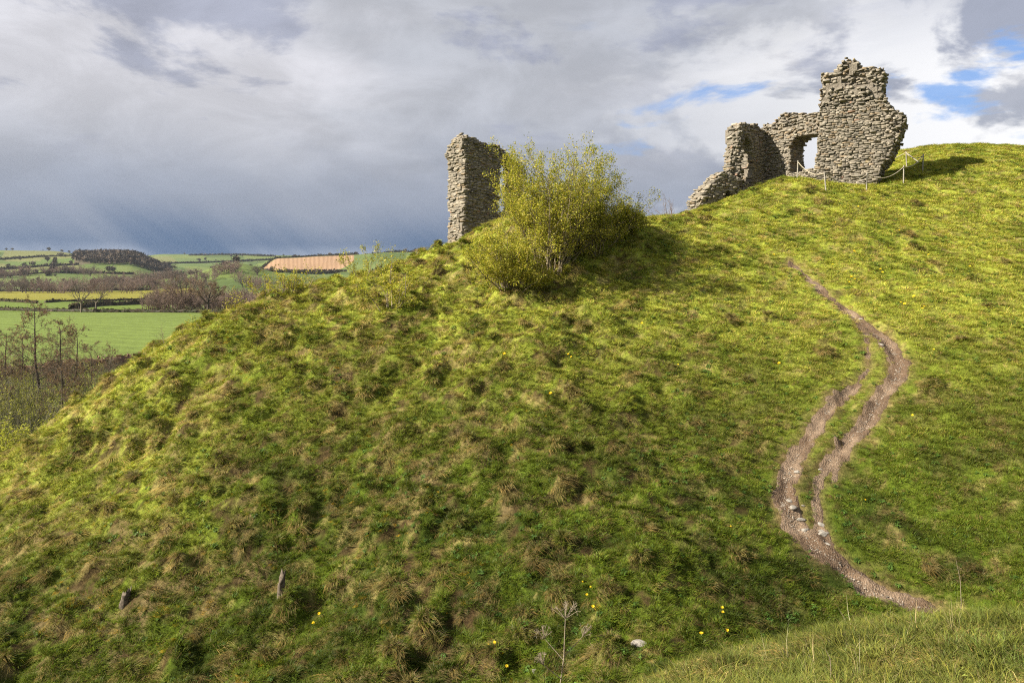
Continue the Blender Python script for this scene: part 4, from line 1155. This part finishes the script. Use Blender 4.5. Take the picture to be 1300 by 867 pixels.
HB = [(0.040, 0.032, 0.020), (0.060, 0.045, 0.027), (0.035, 0.040, 0.015)]
HP = [(0.19, 0.115, 0.085), (0.15, 0.095, 0.07), (0.12, 0.085, 0.05)]
hedge([(-40, 425), (0, 412), (60, 396), (120, 388), (180, 386), (260, 380), (330, 376), (400, 376)], 1.8, 1.8, 'long dark clipped hedge along the far edge of the crop field', 701, HB, 5)
hedge([(-40, 640), (0, 605), (30, 565), (47, 540)], 1.9, 1.8, 'short dark hedge left of the bare gateway gap', 702, HB, 4)
hedge([(59, 560), (75, 590), (100, 600), (200, 640)], 1.9, 1.8, 'dark hedge right of the bare gateway gap, below the yellow field', 703, HB, 4)
hedge([(92, 398), (92, 430), (120, 480), (182, 520)], 3.2, 3.5, 'tall overgrown hedge around the two gaunt trees', 704, HB + [(0.13, 0.10, 0.06)], 4)
hedge([(-60, 112), (-10, 113), (10, 118), (60, 122), (110, 128), (150, 134), (190, 140)], 2.0, 2.2, 'reddish-brown hedge along the stream side of the crop field', 705, HP, 14)
hedge([(-60, 950), (60, 940), (200, 950)], 3.0, 2.5, 'dark hedge at the back of the yellow field', 706, HB, 1.6)
hedge([(300, 1235), (340, 1330), (400, 1500), (430, 1580)], 3.2, 3, 'hedge running up over the round green hill', 707, HB, 1.4)
hedge([(325, 1590), (370, 1585), (440, 1600)], 4, 4, 'hedge below the ploughed orange field', 708, HB, 1.6)
hedge([(330, 1720), (350, 1960), (400, 2030), (455, 1990)], 4, 4, 'hedge along the top of the ploughed orange field', 709, HB, 1.2)
for k, (a, b) in enumerate((((-20, 2050), (110, 2200)), ((-20, 1600), (100, 1760)), ((0, 1320), (170, 1460)), ((70, 2000), (60, 1300)), ((215, 2700), (350, 3100)), ((240, 3500), (350, 3400)), ((445, 1350), (560, 1750)), ((440, 2300), (560, 2350)), ((120, 1240), (230, 1300)))):
    hedge([a, ((a[0]+b[0])/2+3, (a[1]+b[1])/2*1.01), b], 5, 5, 'thin dark hedge line dividing the far hillside pastures', 720+k, HB, 0.7, 'hedge lines on the far hills')
# ------------------------------------------------------------------ rope barrier round the ruin
def simple_mat(name, c1, c2, scale=20, rough=0.85):
    m, t, b, o = principled(name, rough, 0.2); P = objpos(t)
    t.l.new(t.mix(t.ss(t.noise(P, scale, 4, 0.6), 0.35, 0.65), c1, c2), b.inputs['Base Color']); return m
M_POST = simple_mat('weathered_post', (0.24, 0.215, 0.175), (0.34, 0.31, 0.26))
M_ROPE = simple_mat('pale_rope', (0.30, 0.25, 0.18), (0.40, 0.35, 0.26), 60)
fence = empty('rope_fence'); tag(fence, 'pale rope slung between short posts in front of the tall ruin block', 'fence')
fpos = [(22.1*0+hit(1012, 228)[0], hit(1012, 228)[1]), hit(1049, 242)[:2], hit(1100, 242)[:2], hit(1147, 235)[:2], hit(1171, 219)[:2], (23.6, 47.6)]
tops = []
for k, (x, y) in enumerate(fpos):
    z = zg(x, y); ln = (0.05, -0.04, 0.03, 0.02, 0.06, -0.05)[k]
    a = np.array((x, y, z-0.15)); b = np.array((x+ln*0.9-(0.06 if k == 1 else 0), y, z+0.95))
    V, Fq = tubes([(a, b, 0.034, 0.03), (b, b+(b-a)*0.02, 0.03, 0.012)], 6)
    link('post', mesh_np('post', V, Fq, M_POST, True), fence); tops.append(b-np.array((0, 0, .06)))
V, Fq = tubes([((23.6, 47.6, zg(23.6, 47.6)+.85), (24.1, 47.0, zg(24.1, 47.0)-.05), 0.03, 0.03)], 6)
link('brace', mesh_np('brace', V, Fq, M_POST, True), fence)
def rope(p, q, sag, rad=0.022):
    pts = [p+(q-p)*s-np.array((0, 0, sag*4*s*(1-s))) for s in np.linspace(0, 1, 11)]
    V, Fq = tubes([(pts[i], pts[i+1], rad, rad) for i in range(10)], 5)
    link('rope', mesh_np('rope', V, Fq, M_ROPE, True), fence)
for k in range(5): rope(tops[k], tops[k+1], (0.28, 0.42, 0.36, 0.22, 0.25)[k])
rope(tops[5], np.array((20.9, 47.6, zg(20.9, 47.6)+.9)), 0.15)
back = np.array((18.9, 49.6, zg(18.9, 49.6)+1.35)); rope(tops[0], back, 0.25, 0.016)
V, Fq = tubes([(back-np.array((0, 0, 1.5)), back+np.array((0, 0, .05)), .045, .04)], 6)
link('post', mesh_np('post', V, Fq, M_POST, True), fence)

# ------------------------------------------------------------------ small things on the slope
M_WOOD = simple_mat('old_grey_wood', (0.055, 0.042, 0.030), (0.145, 0.115, 0.085), 14)
def stump(px, py, h, w, tilt, label):
    x, y, z = hit(px, py); r = np.random.default_rng(int(px)); n = 9; rings = []
    for j, f in enumerate((-.3, .0, .35, .7, .93, 1.0)):
        for k in range(n):
            a = 2*math.pi*k/n; rr = w*(1.15-.25*max(f, 0))*(.85+.3*r.random()); zz = h*f + (h*.16*math.sin(a*1.0+1)+.05*r.normal() if f > .9 else 0)
            rings.append((rr*math.cos(a)*.75+tilt*h*max(f, 0), rr*math.sin(a), zz))
    Fq = [(j*n+k, j*n+(k+1) % n, (j+1)*n+(k+1) % n, (j+1)*n+k) for j in range(5) for k in range(n)]
    rings.append((tilt*h, 0, h*.9)); V = np.array(rings)
    F3 = [(f[0], f[1], f[2]) for f in Fq]+[(f[0], f[2], f[3]) for f in Fq]+[(5*n+k, 5*n+(k+1) % n, len(V)-1) for k in range(n)]
    tag(link('wooden_stump', mesh_np('wooden_stump', V, np.array(F3), M_WOOD, False), None, (x, y, z-.03)), label, 'stump')
stump(356, 757, 0.58, 0.105, 0.08, 'grey weathered wooden stump standing upright in the grass')
stump(158, 768, 0.30, 0.12, 0.25, 'short dark leaning wooden stump in rough grass on the lower left slope')
M_ROCK = simple_mat('pale_rock', (0.17, 0.15, 0.125), (0.29, 0.265, 0.225), 9, 0.9)
def rock(name, px, py, s, label, cat='stone', group=None, seed=0, pos=None, sink=0.3):
    r = np.random.default_rng(seed+900)
    bm = __import__('bmesh').new(); __import__('bmesh').ops.create_icosphere(bm, subdivisions=2, radius=0.5)
    for v in bm.verts:
        c = v.co; k = 1+0.35*(vn(c.x*2.6+seed, c.y*2.6+c.z*1.7, seed)-0.5)*2
        v.co = c*float(k)
        for nrm in ((.6, .3, .75), (-.7, .2, .6), (.1, -.9, .4), (0, 0, 1)):
            nv = Vector(nrm).normalized(); d = v.co.dot(nv)
            if d > 0.36: v.co -= nv*(d-0.36)
    me = bpy.data.meshes.new(name); bm.to_mesh(me); bm.free(); me.materials.append(M_ROCK)
    x, y, z = hit(px, py) if pos is None else pos
    o = link(name, me, None, (x, y, z+s[2]*(0.5-sink))); o.scale = s; o.rotation_euler = (r.uniform(-.2, .2), r.uniform(-.2, .2), r.uniform(0, 6))
    tag(o, label, cat, group); return o
rock('boulder', 811, 826, (0.46, 0.3, 0.20), 'pale flat-topped boulder in the ditch below the bank', seed=1)
rock('boulder', 679, 850, (0.15, 0.12, 0.1), 'small round pale stone in the ditch beside the dry umbel stalk', seed=2)
def prock(px, py, s, label, seed, grp=None):
    x, y, _ = hit(px, py); z = zg(x, y)-0.10
    rock('path_stone', px, py, s, label, 'stone', grp, seed, (x, y, z), 0.25)
for k, (px, py) in enumerate([(1031,560),(1012,597),(1003,637),(1010,632),(1016,655),(1043,668),(1046,675),(1042,661),(1022,668),(1041,494),(1044,372),(1040,593),(1018,641),(1030,650),(1118,436),(1092,402),(1050,690),(1007,648)]):
    q = (0.10+0.10*((k*37) % 10)/10); big = k in (3, 4, 6)
    if k == 6: prock(px, py, (0.34, 0.22, 0.14), 'largest pale stone set in the footpath where its two strands rejoin', 20+k)
    else: prock(px, py, (q*1.5, q, q*.55), 'pale flat stone embedded in the trodden footpath', 20+k, 'stones embedded in the footpath')
# loose gravel, uncountable
r = np.random.default_rng(12); V, T, nb = [], [], 0
gx_ = r.uniform(PX0, PX1, 60000); gy_ = r.uniform(PY0, PY1, 60000); gd = pathdist(gx_, gy_); mk = (gd > 0.0) & (gy_ < 30); gx_, gy_ = gx_[mk][:5200], gy_[mk][:5200]
gz_ = Zfull(gx_, gy_)-0.085
oct_ = np.array([(1, 0, 0), (0, 1, 0), (-1, 0, 0), (0, -1, 0), (0, 0, 1), (0, 0, -1)], float); of = np.array([(0, 1, 4), (1, 2, 4), (2, 3, 4), (3, 0, 4), (1, 0, 5), (2, 1, 5), (3, 2, 5), (0, 3, 5)])
cc = []
for i in range(len(gx_)):
    s = 0.010+0.022*r.random()**3; a = r.uniform(0, 6.28); R = np.array(((math.cos(a), -math.sin(a), 0), (math.sin(a), math.cos(a), 0), (0, 0, 1)))
    V.append((oct_*np.array((s*r.uniform(1, 1.8), s, s*.6))*r.uniform(.7, 1.3, (6, 1))) @ R.T + (gx_[i], gy_[i], gz_[i])); T.append(of+nb); nb += 6
    cc.append(np.tile(np.array((0.26, 0.22, 0.175))*r.uniform(.5, 1.3), (6, 1)))
tag(link('gravel', mesh_np('gravel', np.concatenate(V), np.concatenate(T), tint_mat('gravel', .9), False, np.concatenate(cc))), 'loose small stones on the footpath', kind='stuff')

# dry umbel stalk in the ditch
M_DRY = simple_mat('dry_stalk', (0.22, 0.175, 0.12), (0.33, 0.27, 0.19), 30)
x, y, z = hit(704, 866); r = np.random.default_rng(44)
y = 11.0; x = (704-CX)/F_PX*y; z = zg(x, y)
hog = empty('dry_umbel_plant', (x, y, z)); tag(hog, 'tall dead hogweed stalk with bare umbel head in the ditch', 'plant')
top = (HZ-785)/F_PX*y - z
segs = [((0, 0, -.1), (.05, 0, top*.4), .012, .010), ((.05, 0, top*.4), (.13, 0, top*.72), .010, .008), ((.13, 0, top*.72), (.15, 0, top), .008, .005)]
V, Fq = tubes(segs, 5); link('stalk', mesh_np('stalk', V, Fq, M_DRY, True), hog)
def umbel(c, d, L, nm):
    sg = []
    for k in range(16):
        e = unit(d + r.normal(0, .5, 3)); q = c+e*L*r.uniform(.7, 1.1); sg.append((c, q, .0035, .003))
        for j in range(5): sg.append((q, q+unit(e+r.normal(0, .6, 3))*L*.28, .0025, .002))
    V, Fq = tubes(sg, 3); link('umbel', mesh_np('umbel', V, Fq, M_DRY), hog)
umbel(np.array((.15, 0, top)), np.array((0, 0, 1.)), .20, 'u')
for a, f in ((0.4, .72), (2.6, .70), (3.6, .55)):
    b = np.array((.12, 0, top*f)); e = b+np.array((math.cos(a)*.3, math.sin(a)*.2, .25))
    V, Fq = tubes([(b, e, .006, .004)], 4); link('side_stalk', mesh_np('side_stalk', V, Fq, M_DRY), hog); umbel(e, np.array((math.cos(a)*.4, 0, 1.)), .14, 'u')
# tall dry stems on the bank
for px, h, lab in ((1218, 0.60, 'single thin dry stem rising from the bank over the end of the footpath'), (1052, 0.26, 'short dry stem standing in long grass on the near bank')):
    yy = 8.6 if px > 1100 else 6.6; xx = (px-CX)/F_PX*yy; zz = zg(xx, yy)
    V, Fq = tubes([((0, 0, -.05), (.02, 0, h*.4), .0035, .003), ((.02, 0, h*.4), (.015, .01, h*.8), .003, .0025), ((.015, .01, h*.8), (-.03, .01, h*1.15), .0025, .0015)], 4)
    tag(link('dry_grass_stalk', mesh_np('dry_grass_stalk', V, Fq, M_DRY, True), None, (xx, yy, zz)), lab, 'plant')

# yellow flowers
M_PETAL = simple_mat('yellow_petal', (0.80, 0.52, 0.01), (0.85, 0.62, 0.03), 40, 0.6)
M_STEM = simple_mat('flower_stem', (0.06, 0.12, 0.02), (0.10, 0.16, 0.03), 40)
r = np.random.default_rng(3); V, T = [], []
for k in range(16):
    a = 2*math.pi*k/16; L = .045*(1 if k % 2 else .75); up = .012 if k % 2 else .028; w = .016
    n = len(V); V += [(0, 0, 0), (math.cos(a-.25)*L*.7, math.sin(a-.25)*L*.7, up), (math.cos(a)*L, math.sin(a)*L, up*1.1), (math.cos(a+.25)*L*.7, math.sin(a+.25)*L*.7, up)]
    T += [(n, n+1, n+2), (n, n+2, n+3)]
ME_PET = mesh_np('petals', np.array(V), np.array(T), M_PETAL)
V, Fq = tubes([((0, 0, -.05), (.01, 0, .08), .006, .005), ((.01, 0, .08), (0, 0, .16), .005, .004)], 4); ME_ST = mesh_np('stem', V, Fq, M_STEM)
FL = [(738,763),(750,766),(745,770),(754,785),(752,787),(621,834),(629,830),(632,836),(640,844),(641,853),(916,783),(917,787),(889,822),(891,819),(919,809),(926,663),(407,775),(398,787),(400,785),(727,457),(724,455),
      (1085,325),(1082,327),(1057,341),(1084,360),(1080,358),(1076,362),(1117,346),(1119,349),(1130,350),(1147,391),(1150,393),(1143,389),(1162,385),(1168,397),(1172,396),(1186,453),(1158,530),(1095,640),(860,470),(700,520),(815,418),(640,455),(990,470),(1140,300),(1180,330),(1230,345),(1060,290),(980,330),(1090,270)]
for k, (px, py) in enumerate(FL):
    x, y, z = hit(px, py); s = rt.uniform(0.5, 0.95)*(1.0 if y < 22 else 1.5)
    f = empty('yellow_flower', (x, y, z+0.02), rt.uniform(0, 6)); f.scale = (s, s, s); f.rotation_euler = (rt.uniform(.2, .7), rt.uniform(-.3, .3), rt.uniform(-.6, .6))
    wh = 'in the ditch grass below the near bank' if py > 755 and px > 600 else 'by the upright wooden stump' if px < 420 else 'in short turf on the uphill right side of the footpath' if px > 1040 and py < 460 else 'in long turf on the open slope' if px < 950 else 'in turf close to the footpath'
    tag(f, 'small bright yellow flower '+wh, 'flower', 'yellow flowers dotted over the turf')
    link('stem', ME_ST, f); h_ = link('flower_head', ME_PET, f); h_.location = (0, 0, .16)

# ------------------------------------------------------------------ haze over the valley
def haze():
    x0, x1, y0, y1, z0, z1 = -9300, 9300, -5500, 5600, -70, 175
    V = [(x, y, z) for z in (z0, z1) for y in (y0, y1) for x in (x0, x1)]
    Fq = [(0, 2, 3, 1), (4, 5, 7, 6), (0, 1, 5, 4), (2, 6, 7, 3), (0, 4, 6, 2), (1, 3, 7, 5)]
    m = bpy.data.materials.new('haze_air'); m.use_nodes = True; t = NT(m.node_tree)
    out = t.new('ShaderNodeOutputMaterial'); v = t.new('ShaderNodeVolumePrincipled')
    v.inputs['Color'].default_value = (0.80, 0.88, 1.0, 1); v.inputs['Density'].default_value = 0.00005; v.inputs['Anisotropy'].default_value = 0.65
    t.l.new(v.outputs[0], out.inputs['Volume'])
    tag(link('haze', mesh_np('haze', V, Fq, m)), 'thin bluish haze over the valley', kind='stuff')
haze()
